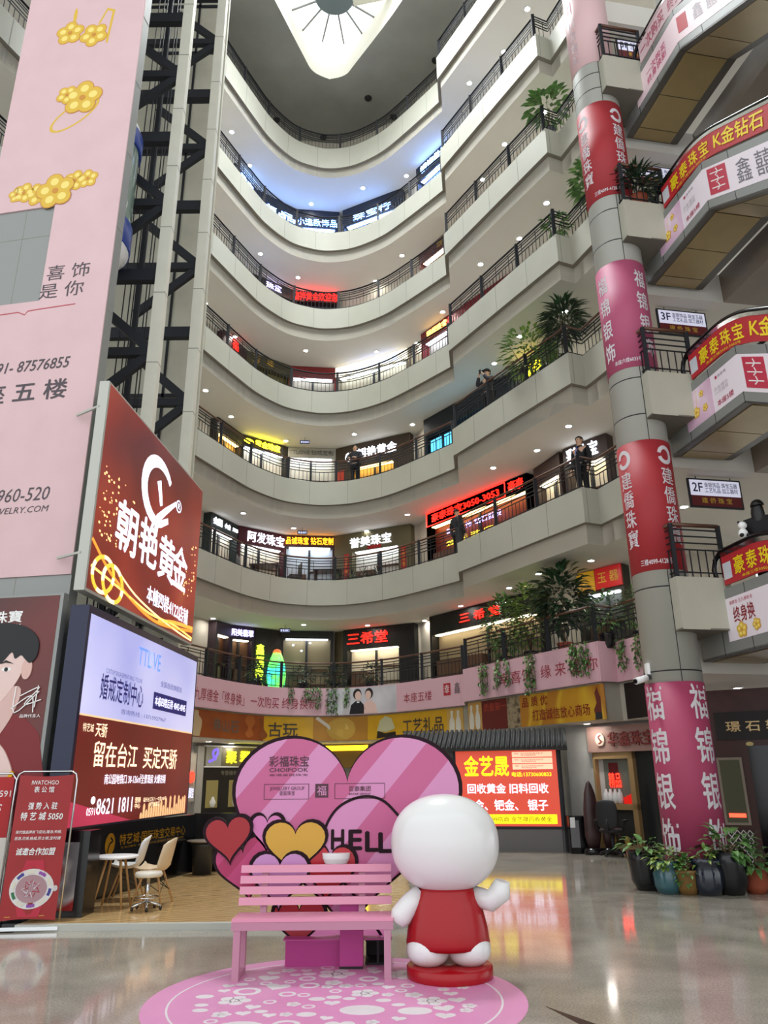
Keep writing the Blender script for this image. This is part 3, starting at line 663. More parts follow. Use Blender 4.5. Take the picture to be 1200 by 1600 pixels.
for a in (-.375, .375):
    for i, ch in enumerate('福锦银饰'): lettering(col, ch, FW(0), a, 2.55 - i * .63, .35, .5, sil, .03)
    for i, ch in enumerate('福锦银饰'): lettering(col, ch, FW(0), a, 10.05 - i * .47, .24, .36, sil, .03)
    for zz in (4.58, 11.93):
        mb = MB(); c0, c1 = a, zz + 1.98
        for t in range(0, 24):
            if t in (10, 11): continue
            x, y = 2 * PI * t / 24 + .3, 2 * PI * (t + 1) / 24 + .3
            mb.fprism(FW(0), [(c0 + .085 * math.cos(x), c1 + .1 * math.sin(x)), (c0 + .085 * math.cos(y), c1 + .1 * math.sin(y)), (c0 + .15 * math.cos(y), c1 + .17 * math.sin(y)), (c0 + .15 * math.cos(x), c1 + .17 * math.sin(x))][::-1], 0, .004)
        mk('logo', mb, sil, col)
        for i, ch in enumerate('建僑珠寶'): lettering(col, ch, FW(0), a, zz + 1.6 - i * .34, .24, .3, sil, .02)
lettering(col, '三楼4099-4128号', FW(0), -.02, 4.72, .5, .1, sil, .02); lettering(col, '三楼4099-4128号', FW(0), -.02, 12.07, .5, .1, sil, .02)
lettering(col, '本座六楼6033号', FW(0), -.05, 8.37, .48, .09, sil, .02)
rect(col, 'logo', FW(0), -.4, -.28, 16.9, 17.25, red_)
for i, ch in enumerate('一次购买'): lettering(col, ch, FW(0), -.33, 16.6 - .33 * i, .16, .26, paint('9a8a94'), 0)
cc = thing('security_camera', (3.9, 11.7, 2.9), 'small white security camera bracketed to the round column', 'camera')
q = FC(2.93)(-.45, 0, 0)
mk('bracket', MB().box(q.x - .12, q.y - .1, q.z - .03, q.x + .1, q.y, q.z + .03), M['steel'], cc)
mk('junction_box', MB().box(q.x - .02, q.y - .09, q.z + .05, q.x + .12, q.y + .02, q.z + .22), M['white'], cc)
mk('body', MB().tube([(q.x - .05, q.y - .1, q.z - .01), (q.x - .26, q.y - .22, q.z - .07)], .05, 12), M['white'], cc)
mk('lens', MB().tube([(q.x - .26, q.y - .22, q.z - .07), (q.x - .275, q.y - .228, q.z - .073)], .035, 12), M['black'], cc)

# ---------------------------------------------------------------- balcony boxes and escalators
BX = [(4.39, 12.08), (4.51, 11.47), (5.41, 11.64), (5.24, 12.6), (4.75, 12.6)]
T0 = Vector((5.51, 10.39, 0))          # kink of the escalator side, T runs back along the landing
def escalator(k, z):
    o = ORD[k]
    b = thing('corner_balcony', (4.8, 12.0, z - .82), 'pale concrete corner balcony wrapped round the column at the %s floor' % o, 'balcony', 'corner balconies on the column')
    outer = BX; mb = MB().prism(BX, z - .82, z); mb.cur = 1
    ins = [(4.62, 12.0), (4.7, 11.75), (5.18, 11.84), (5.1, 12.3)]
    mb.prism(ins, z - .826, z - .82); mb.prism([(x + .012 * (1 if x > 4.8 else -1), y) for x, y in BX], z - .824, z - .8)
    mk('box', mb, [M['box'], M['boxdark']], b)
    P = [(4.42, 12.02), (4.54, 11.51), (5.36, 11.67)]; mb = MB()
    for hz in (.08, .45, .56, .67, .78):
        for a, c in zip(P, P[1:]): mb.bar((*a, z + hz), (*c, z + hz), .02)
    for a, c in zip(P, P[1:]):
        n = int(math.dist(a, c) / .12)
        for i in range(n + 1): q = (a[0] + (c[0] - a[0]) * i / n, a[1] + (c[1] - a[1]) * i / n); mb.bar((*q, z), (*q, z + .45), .016)
    rl = mk('railing', mb, M['iron'], b)
    mk('handrail', MB().tube([(*p, z + .86) for p in P], .035, 8), M['rail'], b)
    for p in P: mk('post', MB().bar((*p, z), (*p, z + .87), .06), M['iron'], b)
    # escalator: flat landing (t>0) then the slope going down towards the entrance side (t<0)
    zs = z - 1.185; sl = .577
    e = thing('escalator', (T0.x, T0.y, zs), 'grey escalator with %s, landing at the %s floor' % ({2: 'red banner and gold leaf poster', 3: 'red banner and necklace poster', 4: 'long red banner over white poster', 5: 'pink and white banners'}[k], o), 'escalator')
    def drop(t):
        r = .5
        if t >= r: return 0.0
        if t <= -r: return sl * t
        return -sl * (r - t) ** 2 / (4 * r)
    def E(t, v, d=0.0, w=0.0):  # d outwards on the near side, w across
        p = T0 - A_ * t - W_ * d + W_ * w; return Vector((p.x, p.y, zs + v + (sl * t if t < 0 else 0)))
    def Es(t, v, d=0.0, w=0.0):
        p = T0 - A_ * t - W_ * d + W_ * w; return Vector((p.x, p.y, zs + v + drop(t)))
    ts = [-6.0, -4.0, -2.0, 0.0, 2.06]; tss = [-6.0, -4, -2, -1] + [-.5 + .1 * i for i in range(11)] + [.8, 1.2]
    def strip(name, fn, tt, v0, v1, d0, d1, m, joints=None):
        mb = MB()
        for a, c in zip(tt, tt[1:]):
            mb.hexa([fn(c, v0, d1), fn(a, v0, d1), fn(a, v0, d0), fn(c, v0, d0), fn(c, v1, d1), fn(a, v1, d1), fn(a, v1, d0), fn(c, v1, d0)])
        if joints:
            mb.cur = 1
            for t in joints:
                mb.hexa([fn(t + .012, v0, d1 + .002), fn(t, v0, d1 + .002), fn(t, v0, d0), fn(t + .012, v0, d0), fn(t + .012, v1, d1 + .002), fn(t, v1, d1 + .002), fn(t, v1, d0), fn(t + .012, v1, d0)])
        return mk(name, mb, [m, M['blackm']] if joints else m, e)
    jt = [-4.6, -3.3, -2.0, -.65, 0.0, .75, 1.45]
    strip('side_cladding', E, ts, 0, 1.0, -.05, 0, M['clad'], jt)
    # underside: bronze panels in a dark frame
    mb = MB(); wd = 1.1
    for a, c in zip(ts, ts[1:]): mb.hexa([E(c, -.01), E(a, -.01), E(a, -.01, 0, wd), E(c, -.01, 0, wd), E(c, .03), E(a, .03), E(a, .03, 0, wd), E(c, .03, 0, wd)][::-1])
    mk('soffit_frame', mb, M['bronzed'], e)
    tq = [-5.4, -4.2, -3.0, -1.8, -.6, 0.02, .95, 1.75, 2.04]
    for a, c in zip(tq, tq[1:]):
        mk('soffit_panel', MB().hexa([E(c - .01, -.02, 0, .13), E(a + .01, -.02, 0, .13), E(a + .01, -.02, 0, wd - .13), E(c - .01, -.02, 0, wd - .13), E(c - .01, -.008, 0, .13), E(a + .01, -.008, 0, .13), E(a + .01, -.008, 0, wd - .13), E(c - .01, -.008, 0, wd - .13)][::-1]), M['bronze'], e)
    mb = MB()
    for a, c in zip(ts, ts[1:]): mb.hexa([E(c, 0, 0, wd), E(a, 0, 0, wd), E(a, 0, 0, wd + .05), E(c, 0, 0, wd + .05), E(c, 1.0, 0, wd), E(a, 1.0, 0, wd), E(a, 1.0, 0, wd + .05), E(c, 1.0, 0, wd + .05)])
    mk('far_cladding', mb, M['bronzed'], e)
    bal = paint('b3242c') if k < 5 else paint('dcc0c4')
    strip('balustrade_banner', Es, tss, 1.05, 1.5, -.03, 0.0, bal)
    mk('handrail', MB().tube([Es(t, 1.6, -.02) for t in tss] + [Es(1.38, 1.5, -.02), Es(1.44, 1.36, -.02), Es(1.4, 1.2, -.02), Es(1.3, 1.12, -.02)], .04, 10), M['black'], e)
    strip('handrail_guide', Es, tss, 1.5, 1.57, -.04, .005, M['chrome'])
    mk('handrail', MB().tube([Es(t, 1.6, 0, wd) for t in tss], .04, 10), M['black'], e)
    def Fl(t0, v0):   # flat part, u to the viewer's right (towards the slope)
        return lambda u, v, d=0.0: E(t0 - u, v0 + v, d + .004)
    def Fls(t0, v0): return lambda u, v, d=0.0: Es(t0 - u, v0 + v, d + .002)
    yel = paint('f0d420', .4)
    pk, wh = paint('e9dfe6', .4), paint('f0edf0', .4)
    strip('poster_strip', E, [-6, -3, -1.5, 0, 1.5] if k > 2 else [-6, -3, -1.5, 0, 1.3], .19, .84, 0, .004, pk if k < 5 else paint('f0d6dc', .4))
    if k < 5:
        for i, ch in enumerate('豪泰珠宝'): lettering(e, ch, Fls(0, 1.29), -.78 + .3 * i, 0, .24, .27, yel, .03)
        lettering(e, '本座三楼3050-3053号', Fls(0, 1.1), -.3, 0, .9, .05, yel, 0)
        rect(e, 'info_card', Fls(0, 1.27), -1.18, -.98, -.14, .12, paint('c9ccd2'))
        lettering(e, 'K金钻石', Fls(0, 1.3), .95, 0, 1.15, .32, yel, .04, shear=.15); lettering(e, '批发零售', Fls(0, 1.3), 2.5, 0, 1.2, .32, yel, .04)
    F = Fl(0, 0)
    if k == 2:
        lettering(e, '终身换', F, -.85, .56, .5, .24, paint('8e1f2c'), .03); lettering(e, '福鼎金·五九焕新金', F, -.88, .76, .56, .06, paint('c05a70'), 0)
        mb = flower(F, MB(), -.95, .32, .12, .3, .006); flower(F, mb, -.6, .34, .09, .6, .006); flower(F, mb, .05, .55, .22, .1, .006); mk('jewel_print', mb, GM, e)
    elif k in (3, 4):
        rect(e, 'photo_print', F, -1.5, -.72, .2, .83, ramp_mat('mauve_photo', 'noise', [(.3, 'c79ab8'), (.6, 'dcb9cf'), (.8, 'efe0ea')], 1.5, .4), 0, .005)
        mb = flower(F, MB(), -1.2, .42, .1, .3, .006); flower(F, mb, -.95, .4, .07, .9, .006); flower(F, mb, -1.0, .68, .06, .2, .006); mk('jewel_print', mb, GM, e)
        stroke(e, 'necklace_print', F, catmull([(-1.42, .6), (-1.32, .5), (-1.22, .47), (-1.16, .6), (-1.14, .8)], 4), .008, G1, .004, .007)
        lettering(e, '本座5楼', F, -.42, .3, .42, .1, paint('b02a50'), .02); lettering(e, '永生难忘\n一次拥有', F, -.48, .52, .36, .14, paint('c4bcc4'), 0)
        rect(e, 'logo', F, -.6, -.55, .72, .77, paint('b02a50')); lettering(e, '鑫喜福', F, -.42, .745, .22, .05, paint('a89aa4'), 0)
        rect(e, 'seal', F, .1, .55, .26, .79, paint('bb2b45'), 0, .005)
        for i in range(3): stroke(e, 'seal_mark', F, [(.17, .68 - .15 * i), (.48, .68 - .15 * i)], .02, M['white'], .004, .008); stroke(e, 'seal_mark', F, [(.325, .76 - .15 * i), (.36, .68 - .15 * i), (.29, .62 - .15 * i)], .02, M['white'], .004, .008)
        for i, ch in enumerate('鑫囍福'): lettering(e, ch, F, .92 + .42 * i, .52, .32, .46, paint('6a666e'), 0)
        stroke(e, 'poster_edge', F, [(2.2, .2), (2.2, .83)], .02, paint('d8c0cc'))
    else:
        lettering(e, '一次购买\n终身换新', F, -.72, .5, .7, .36, paint('d0487a'), .01)
        rect(e, 'seal', F, .05, .32, .36, .74, paint('cc4a52'), 0, .005)
        for i, ch in enumerate('鑫囍福'): lettering(e, ch, F, .62 + .36 * i, .56, .26, .34, paint('c4c0c6'), 0)
        lettering(e, '一次购买  终身换新', Fls(0, 1.28), -.2, 0, 1.9, .3, paint('c0506a'), .01)
for k, z in ZB.items():
    if k < 6: escalator(k, z)

# floor number signs hung from the soffits
for k, z in {2: ZB[2], 3: ZB[3], 4: ZB[4], 5: ZB[5]}.items():
    zt = z + ZB[3] - ZB[2] - 1.44
    x0 = 5.35 + .1 * (k == 2)
    F = frame2((x0 + .1, 12.9), (x0 + 1.12, 13.09), zt - .5)
    s = thing('hanging_sign', (x0 + .5, 13.1, zt - .5), 'white and maroon hanging directory sign reading %dF' % k, 'sign', 'floor directory signs')
    mk('panel', MB().fbox(F, -.03, 1.03, -.03, .53, -.04, 0), M['steel'], s)
    rect(s, 'face', F, 0, 1, .2, .5, screen('d9d9ee', .35)); rect(s, 'face', F, 0, 1, 0, .2, paint('6a1c20'))
    lettering(s, '%dF' % k, F, .15, .36, .2, .17, paint('22244a'), .03); lettering(s, '金银饰品 珠宝玉器\n工艺礼品 加工器材', F, .62, .36, .66, .2, paint('34365e'), .02); lettering(s, '建 侨 珠 宝', F, .5, .11, .6, .11, G1, .01)
    for u in (.15, .85): mk('hanger', MB().bar(F(u, .53, -.02), F(u, .6, -.02), .012), M['steel'], s)

# ---------------------------------------------------------------- shops on the balconies
NEON = {'red': glow('ff2418', 1.5), 'white': glow('eef4ff', 1.7), 'yel': glow('ffe020', 3.0), 'amber': glow('ffb020', 2.4), 'blue': glow('7fb0ff', 9.0), 'cyan': glow('58c8f0', 3.0), 'violet': glow('c9c0ff', 2.2)}
warm, cool, gold_ = mat('lit_strip_warm', (1, .86, .6), .5, emit=4.5), mat('lit_strip_cool', (.85, .93, 1), .5, emit=5), mat('lit_strip_gold', (1, .72, .25), .5, emit=5)
shelfm, backm, creamw, goldw = paint('5a3c28'), paint('d8d2c6'), paint('e6dcc6'), paint('d2a75a')
def seg(i, j=None): return frame2(SHOPWALL[i], SHOPWALL[(j or i + 1)], 0)
def shop(k, F, u0, u1, label, board='2a2220', bh=.55, texts=(), strip_m=None, back=creamw, opening=None, extra=None, dp=.32):
    zt = CEIL.get(k + 1, ROOFZ) - .02; zf = ZK[k] - .14
    c = F((u0 + u1) / 2, zf, 0); t = thing('jewellery_shop', c, label, 'shop')
    sb = mk('sign_board', MB().fbox(F, u0, u1, zt - bh, zt, .002, dp), board if not isinstance(board, str) else paint(board), t)
    Fd = lambda u, v, d=0.0: F(u, v, dp + d)
    for s, cu, cv, w, h, m in texts: lettering(sb, s, Fd, cu, cv, w, h, m, .012, .004, .03)
    a, b = opening or (u0 + .1, u1 - .1)
    mk('side_panel', MB().fbox(F, u0, a, zf, zt - bh, .002, dp), board if not isinstance(board, str) else paint(board), t)
    mk('side_panel', MB().fbox(F, b, u1, zf, zt - bh, .002, dp), board if not isinstance(board, str) else paint(board), t)
    mk('back_wall', MB().fbox(F, a, b, zf, zt - bh, .001, .012), back, t)
    if strip_m: mk('light_panel', MB().fbox(F, a + .1, b - .1, zt - bh - .03, zt - bh - .005, .08, .26), strip_m, t)
    mk('counter', MB().fbox(F, a + .15, (a + b) / 2 - .1, zf, zf + .9, .02, .28), shelfm, t)
    for i in range(2): mk('shelf', MB().fbox(F, (a + b) / 2, b - .1, zf + .5 + .5 * i, zf + .53 + .5 * i, .012, .22), shelfm, t)
    mk('door_frame', MB().fbox(F, (a + b) / 2 - .04, (a + b) / 2 + .04, zf, zt - bh, .02, .07), M['steel'], t)
    return t
W0 = NEON
# second level
zc = CEIL[3]
shop(2, seg(1), .75, 1.75, 'dark timber shop with a violet lit sign at the second-level corner', '2c1c22', .42, [], warm, paint('5a3a28'))
t = shop(2, seg(2), .02, .98, 'narrow timber shop under violet glowing characters on the second level', '2a1a30', .46, [('阳美翡翠', .5, zc - .25, .82, .24, W0['violet'])], warm, paint('6a4a34'))
t = shop(2, seg(2), 1.0, 2.12, 'black glossy shop front with a tall green-yellow vertical neon name', '101014', 1.9, [], None, M['black'])
F = seg(2)
for i, ch in enumerate('鑫福翡翠'): lettering(t, ch, lambda u, v, d=0: F(u, v, .32 + d), 1.2, zc - .75 - .42 * i, .3, .36, glow('c8f030', 3.0), .03, .004, .03)
t = shop(2, seg(3), .03, 1.93, 'wide glass-fronted hall with ceiling spots in the middle of the second level', '17130f', .26, [], cool, paint('8a7a5c'))
for u, v in ((.5, zc - .5), (1.1, zc - .42), (.8, zc - .7)): mk('spotlight', MB().ellipsoid(seg(3)(u, v, .2), .045, .045, .03, 10, 6), W0['white'], t)
shop(2, seg(4), .5, 3.3, 'black shop with red neon sign and a bright cream opening on the curved second level', '0f0c0c', .72, [('三希堂', 1.48, zc - .36, 1.6, .42, W0['red'])], warm, creamw, (.68, 2.7))
mk('wall_panel', MB().fbox(seg(4), .02, .48, ZK[2] - .14, zc, .002, .1), paint('55492f'), None, 'olive brown wall panel beside the black shop with red neon', 'wall panel')
F68 = frame2(SHOPWALL[6], SHOPWALL[8], 0)
shop(2, F68, .1, 4.9, 'long black shop front with small red neon name behind the hanging plants', '100d0d', .62, [('三 希 堂', 2.45, zc - .32, 1.75, .3, W0['red'])], warm, paint('9a8a6c'))
t = shop(2, seg(9), .05, 1.42, 'jade shop with yellow and red sign panels at the end of the second level', '3a3428', .62, [], cool, paint('4a4a44'))
F = seg(9); rect(t, 'yellow_sign', F, .08, .6, zc - .58, zc - .03, screen('b88a20', .3), .32, .35); rect(t, 'red_sign', F, .64, 1.4, zc - .55, zc - .02, screen('a01c1c', .4), .32, .36)
lettering(t, '玉 器', lambda u, v, d=0: F(u, v, .36 + d), 1.02, zc - .28, .6, .26, G1, .03); lettering(t, '2223', lambda u, v, d=0: F(u, v, .35 + d), .34, zc - .45, .28, .1, paint('8a2a1a'), 0)
# third level
zc = CEIL[4]
shop(3, seg(1), .05, 1.75, 'shop with dark teal sign and small cyan-white characters at the third-level corner', '12211f', .5, [('会园', .42, zc - .25, .5, .26, W0['white']), ('小金', 1.02, zc - .25, .34, .18, W0['white']), ('3015', 1.5, zc - .25, .3, .12, W0['white'])], cool, creamw)
shop(3, seg(2), .15, 2.1, 'maroon shop with large bright white characters on the third level', '4a1020', .62, [('阿发珠宝', 1.25, zc - .32, 1.5, .4, W0['white'])], cool, creamw)
shop(3, seg(3), .04, 1.96, 'shop with amber dotted characters and pale blue interior in the middle of the third level', '3a0f12', .44, [('品诚珠宝 钻石定制', 1.0, zc - .22, 1.75, .28, W0['amber'])], cool, paint('cdd8e2'))
t = shop(3, seg(4), .05, 3.25, 'olive shop with white script characters and red paper couplets on the third level', '5e583c', .72, [('誉美珠宝', 1.62, zc - .4, 1.7, .38, W0['white'])], cool, paint('e8e4da'), (.85, 2.75))
F = seg(4)
for u, tx in ((.62, '财源广进'), (2.95, '生意兴隆')):
    rect(t, 'red_couplet', F, u - .1, u + .1, ZK[3] + .35, zc - .78, paint('b02020'), .32, .33)
    for i, ch in enumerate(tx): lettering(t, ch, lambda a, b, d=0: F(a, b, .33 + d), u, zc - .95 - .17 * i, .12, .14, G1, 0)
rect(t, 'red_plaque', F, 1.5, 2.05, zc - .72, zc - .6, paint('b02020'), .32, .35)
t = shop(3, F68, .1, 4.75, 'long shop with red dot-matrix characters and number strip, red glow on its ceiling', mat('black_sign_face', '050303', 1.0, spec=0.0), .5, [('豪泰珠宝3050-3053', 2.0, zc - .26, 3.2, .29, W0['red']), ('豪泰', 4.3, zc - .26, .62, .34, W0['red'])], gold_, paint('7a2a20'))
NEDGE = glow('ff1a12', 9.0)
for a, b in ((.12, .135), (3.835, 3.85)): rect(t, 'neon_edge', F68, a, b, zc - .5, zc - .03, NEDGE, .32, .34)
rect(t, 'neon_edge', F68, .12, 3.85, zc - .5, zc - .488, NEDGE, .32, .34); rect(t, 'neon_edge', F68, .12, 3.85, zc - .042, zc - .03, NEDGE, .32, .34)
lettering(t, '黄金首饰 钻石批发', lambda u, v, d=0: F68(u, v, .15 + d), 2.2, zc - .85, 2.6, .2, glow('b8b0ff', 2), .02); lettering(t, '金 银 珠 宝', lambda u, v, d=0: F68(u, v, .16 + d), 2.0, zc - 1.25, 2.2, .2, glow('f0e040', 1.5), .02)
shop(3, seg(8), .2, 1.55, 'dark brown shop with white brush-script characters near the round column', '3a2c26', .6, [], warm, creamw)
t = shop(3, seg(9), .0, 1.4, 'dark brown shop with pale script sign at the end of the third level', '3a2c26', .62, [('彩珠宝', .62, zc - .3, 1.0, .42, W0['white'])], warm, creamw)
# fourth level
zc = CEIL[5]
shop(4, seg(1), .05, 1.75, 'amber-lit shop with dark frame at the fourth-level corner', '2a2014', .5, [], gold_, goldw)
t = shop(4, seg(2), .05, 2.05, 'shop with glowing yellow characters and a yellow-lit ceiling on the fourth level', '221c10', .42, [('黄金珠宝', 1.15, zc - .22, 1.05, .26, glow('fff020', 7.0))], cool, creamw)
disc(t, 'logo', lambda u, v, d=0: seg(2)(u, v, .32 + d), .35, zc - .22, .2, .1, glow('fff020', 6.0))
shop(4, seg(3), .0, 1.96, 'shop with a pale grey unlit sign between the yellow and white signs', 'a8a49a', .42, [('TTLOVE 钻戒定制', .98, zc - .21, 1.7, .2, paint('77746c'))], cool, paint('eae4d6'))
t = shop(4, seg(4), .04, 3.3, 'brown shop with large bright white characters and a golden interior on the fourth level', '3c2f24', .95, [('朝艳黄金', 1.9, zc - .45, 1.7, .42, W0['white']), ('CY', .75, zc - .5, .4, .36, W0['white'])], gold_, goldw, (.75, 2.6))
rect(t, 'red_banner', seg(4), .1, .5, ZK[4], zc - 1.0, paint('b8301c'), .33, .35)
t = shop(4, F68, .1, 4.9, 'dark shop with glowing cyan window panels along the straight fourth-level wall', '101820', .7, [], None, paint('20303a'))
for i in range(6): rect(t, 'lit_window', F68, .35 + .72 * i, .9 + .72 * i, ZK[4] + .25, ZK[4] + 1.35, screen('4fb4e0', 1.6), .2, .22); stroke(t, 'window_lattice', F68, [(.62 + .72 * i, ZK[4] + .25), (.62 + .72 * i, ZK[4] + 1.35)], .03, M['blackm'], .22, .235); stroke(t, 'window_lattice', F68, [(.35 + .72 * i, ZK[4] + .8), (.9 + .72 * i, ZK[4] + .8)], .03, M['blackm'], .22, .235)
shop(4, seg(8), .1, 1.5, 'shop with yellow glowing letters behind the leafy plants on the fourth level', '2a2618', .6, [('黄金', .7, zc - .45, .8, .35, glow('ffe820', 5.0))], cool, paint('4a4a4a'))
# fifth level
zc = CEIL[6]
shop(5, seg(3), .0, 1.95, 'red shop front with pale bead curtain in the middle of the fifth level', '7a1c1c', .5, [], cool, paint('9a9488'))
t = shop(5, seg(4), .02, 3.3, 'shop with a long white backlit sign on the fifth level', '8a8474', .48, [], cool, paint('bab29c'))
rect(t, 'backlit_sign', seg(4), .05, 3.28, zc - .46, zc - .03, screen('f0e8d2', 1.5), .32, .35)
lettering(t, '天玉翠珠宝', lambda u, v, d=0: seg(4)(u, v, .35 + d), 1.75, zc - .26, 2.2, .3, glow('b8ccff', 2.0), .03, .004, .02)
t = shop(5, F68, .1, 4.9, 'shop with red panels and gold characters on the straight fifth level', '7a1620', .5, [('银楼珠宝', 1.0, zc - .25, 1.1, .3, glow('ffd070', 1.5))], cool, paint('c8c4c0'))
shop(5, seg(2), .05, 2.1, 'olive shop with round ornaments at the curve of the fifth level', '4a4422', .5, [('玉', .5, zc - .25, .3, .3, G1), ('缘', 1.1, zc - .25, .3, .3, G1)], None, paint('6a6430'))
shop(5, seg(1), .05, 1.75, 'red-glowing shop at the corner of the fifth level', '3a1010', .5, [('福', .8, zc - .25, .4, .4, W0['red'])], None, paint('6a2020'))
# sixth, seventh
zc = CEIL[7]
shop(6, seg(3), .02, 1.96, 'shop with red glowing characters in the middle of the sixth level', '2a1010', .5, [('福祥黄金欢迎您', 1.0, zc - .26, 1.85, .4, glow('ff1a14', 3.5))], None, paint('4a4a50'))
shop(6, seg(1), .05, 1.75, 'shop with a cool white strip light at the corner of the sixth level', '20242c', .5, [], mat('lit_strip_blue', (.3, .5, 1), .5, emit=40), paint('b8c4d8'))
shop(6, seg(2), .05, 2.1, 'plain dark shop at the curve of the sixth level', '30302e', .5, [('珠宝', 1.1, zc - .25, .7, .3, W0['violet'])], None, paint('6a6a6a'))
shop(6, F68, .1, 4.9, 'dark red shop along the straight sixth level', '5a1a1c', .5, [('珠宝银楼', 2.0, zc - .25, 1.6, .3, G1)], warm, paint('a08a7a'))
zc = CEIL[8]
for sgi, u0, u1, tx in ((2, .05, 2.1, '饰品'), (3, .02, 1.96, '小逸致饰品'), (4, .3, 3.2, '珠宝行')):
    shop(7, seg(sgi), u0, u1, 'shop with blue-white glowing sign on the seventh level, %s' % {2: 'at the curve', 3: 'in the middle with five characters', 4: 'beyond the middle with three characters'}[sgi], '1a2030', 1.0, [(tx, (u0 + u1) / 2, zc - .75, min(1.8, u1 - u0 - .2), .36, NEON['blue'])], mat('lit_strip_sky%d' % sgi, (.25, .45, 1), .5, emit=22), paint('8a9ab8'))
shop(7, seg(1), .05, 1.75, 'blue-lit shop at the corner of the seventh level', '1a2030', .8, [('珠宝', .9, zc - .4, .9, .36, NEON['blue'])], mat('lit_strip_sky1', (.25, .45, 1), .5, emit=40), paint('8a9ab8'))
shop(7, F68, .1, 4.9, 'blue-lit shop along the straight seventh level', '1a2030', .8, [('银饰批发', 1.2, zc - .4, 1.6, .36, NEON['blue'])], mat('lit_strip_azure', (.25, .45, 1), .5, emit=18), paint('8a9ab8'))

# glowing jade ornament
jd = thing('jade_ornament', (-4.1, 26.7, ZK[2] - .14), 'glowing green and blue carved jade ornament on a red stand', 'ornament')
F = seg(2)
c = F(1.75, 0, .55)
mk('stand', MB().box(c.x - .18, c.y - .18, ZK[2] - .14, c.x + .18, c.y + .18, ZK[2] + .2), paint('a03020'), jd)
mk('carved_body', MB().lathe([(.2, 0), (.3, .1), (.33, .4), (.3, .75), (.22, 1.0), (.14, 1.2), (.02, 1.28)], (c.x, c.y, ZK[2] + .2), 20), ramp_mat('jade_glow', 'noise', [(.35, '2fb0e0'), (.5, '4fe060'), (.65, 'a0f060')], 1.6, .3, emit=1.3), jd)
mk('top_bead', MB().ellipsoid((c.x, c.y, ZK[2] + 1.4), .15, .15, .13, 14, 10), glow('e0703a', .8), jd)
# small blue exit signs under the soffits
for k, s_, off in ((5, 14.6, 1.2), (4, 14.6, 1.2), (3, 14.2, 1.2)):
    p = EDGE.at(s_, off); F = frame((p[0] - .17, p[1], CEIL[k] - .26), (1, .05, 0)); z = CEIL[k]
    e = thing('exit_sign', (*p, z - .26), 'small dark blue hanging sign under the soffit above the %s level' % ORD[k - 1], 'sign')
    mk('panel', MB().fbox(F, 0, .36, 0, .14, -.03, 0), paint('1c2450'), e); lettering(e, '安全出口', F, .18, .07, .3, .08, glow('d8e0ff', 1.2), .01)
    mk('hanger', MB().bar(F(.18, .14, -.015), F(.18, .26, -.015), .012), M['steel'], e)

# ---------------------------------------------------------------- printed banners on the second-level band
def pstrip(parent, name, s0, s1, z0, z1, m, d0, d1):
    mb = MB(); n = max(1, int((s1 - s0) / .08)); F = EDGE.F(0)
    for i in range(n): mb.fbox(F, s0 + (s1 - s0) * i / n, s0 + (s1 - s0) * (i + 1) / n, z0, z1, d0, d1)
    return mk(name, mb, m, parent)
FE = lambda u, v, d=0.0: EDGE.F(0)(u, v, .009 + d)
pb = thing('balcony_banner', (*EDGE.at(14.5), 3.41), 'pale pink lettered banner with a wedding photograph round the curved second-level balcony', 'banner')
pstrip(pb, 'vinyl', 8.0, 20.55, 3.43, 4.25, M['pinkfas'], .001, .006)
rd = paint('9a2a3c')
lettering(pb, '九厚德金「终身换」 一次购买 终身换新', FE, 12.45, 3.78, 5.1, .34, rd, 0)
pstrip(pb, 'wedding_photo', 15.34, 17.86, 3.43, 4.25, ramp_mat('photo_backdrop', 'noise', [(.3, 'b8b6bc'), (.7, 'd8d6da')], 1.2, .5), .006, .009)
FEp = lambda u, v, d=0.0: EDGE.F(0)(u, v, .009 + d)
for cu, c1, c2 in ((16.35, '16161a', '16161a'), (16.78, 'e0beb4', '8e1a28')):
    poly(pb, 'body_print', FEp, [(cu - .28, 3.44), (cu - .22, 3.72), (cu - .05, 3.84), (cu + .1, 3.84), (cu + .25, 3.7), (cu + .32, 3.44)], paint(c1), d1=.003)
    disc(pb, 'hair_print', FEp, cu, 4.05, .15, .17, paint('231a1a'), d1=.003); disc(pb, 'face_print', FEp, cu + (.03 if cu < 16.5 else -.03), 4.0, .11, .14, paint('e4c2b4'), d1=.006)
    if cu > 16.5: poly(pb, 'gown_print', FEp, [(cu - .2, 3.44), (cu - .15, 3.62), (cu, 3.57), (cu + .18, 3.62), (cu + .22, 3.44)], paint(c2), d1=.006)
    else: poly(pb, 'shirt_print', FEp, [(cu - .02, 3.82), (cu + .08, 3.82), (cu + .04, 3.5)], M['white'], d1=.006)
lettering(pb, '本座五楼', FE, 18.77, 3.8, 1.2, .28, rd, 0)
pstrip(pb, 'seal', 19.87, 20.15, 3.74, 4.08, paint('b02030'), .006, .01); lettering(pb, '幸', lambda u, v, d=0: EDGE.F(0)(u, v, .01 + d), 20.01, 3.91, .2, .26, M['white'], 0); lettering(pb, '鑫', FE, 20.42, 3.92, .22, .3, paint('4a4448'), 0)
pb2 = thing('balcony_banner', (*EDGE.at(24.3), 3.41), 'pale pink lettered banner below the hanging vines on the straight second-level balcony', 'banner')
pstrip(pb2, 'vinyl', 21.75, 26.68, 3.43, 4.25, M['pinkfas'], .001, .006)
lettering(pb2, '幸喜饰', FE, 23.9, 3.82, 1.3, .3, rd, 0); lettering(pb2, '缘 来 是 你', FE, 25.75, 3.82, 1.85, .3, rd, 0)
yb = thing('balcony_banner', (*EDGE.at(14.5, .3), 2.63), 'yellow banner with antique jars and plates under the curved second-level balcony', 'banner')
ylw = mat('yellow_vinyl', 'd8a81c', .45, noise=.05)
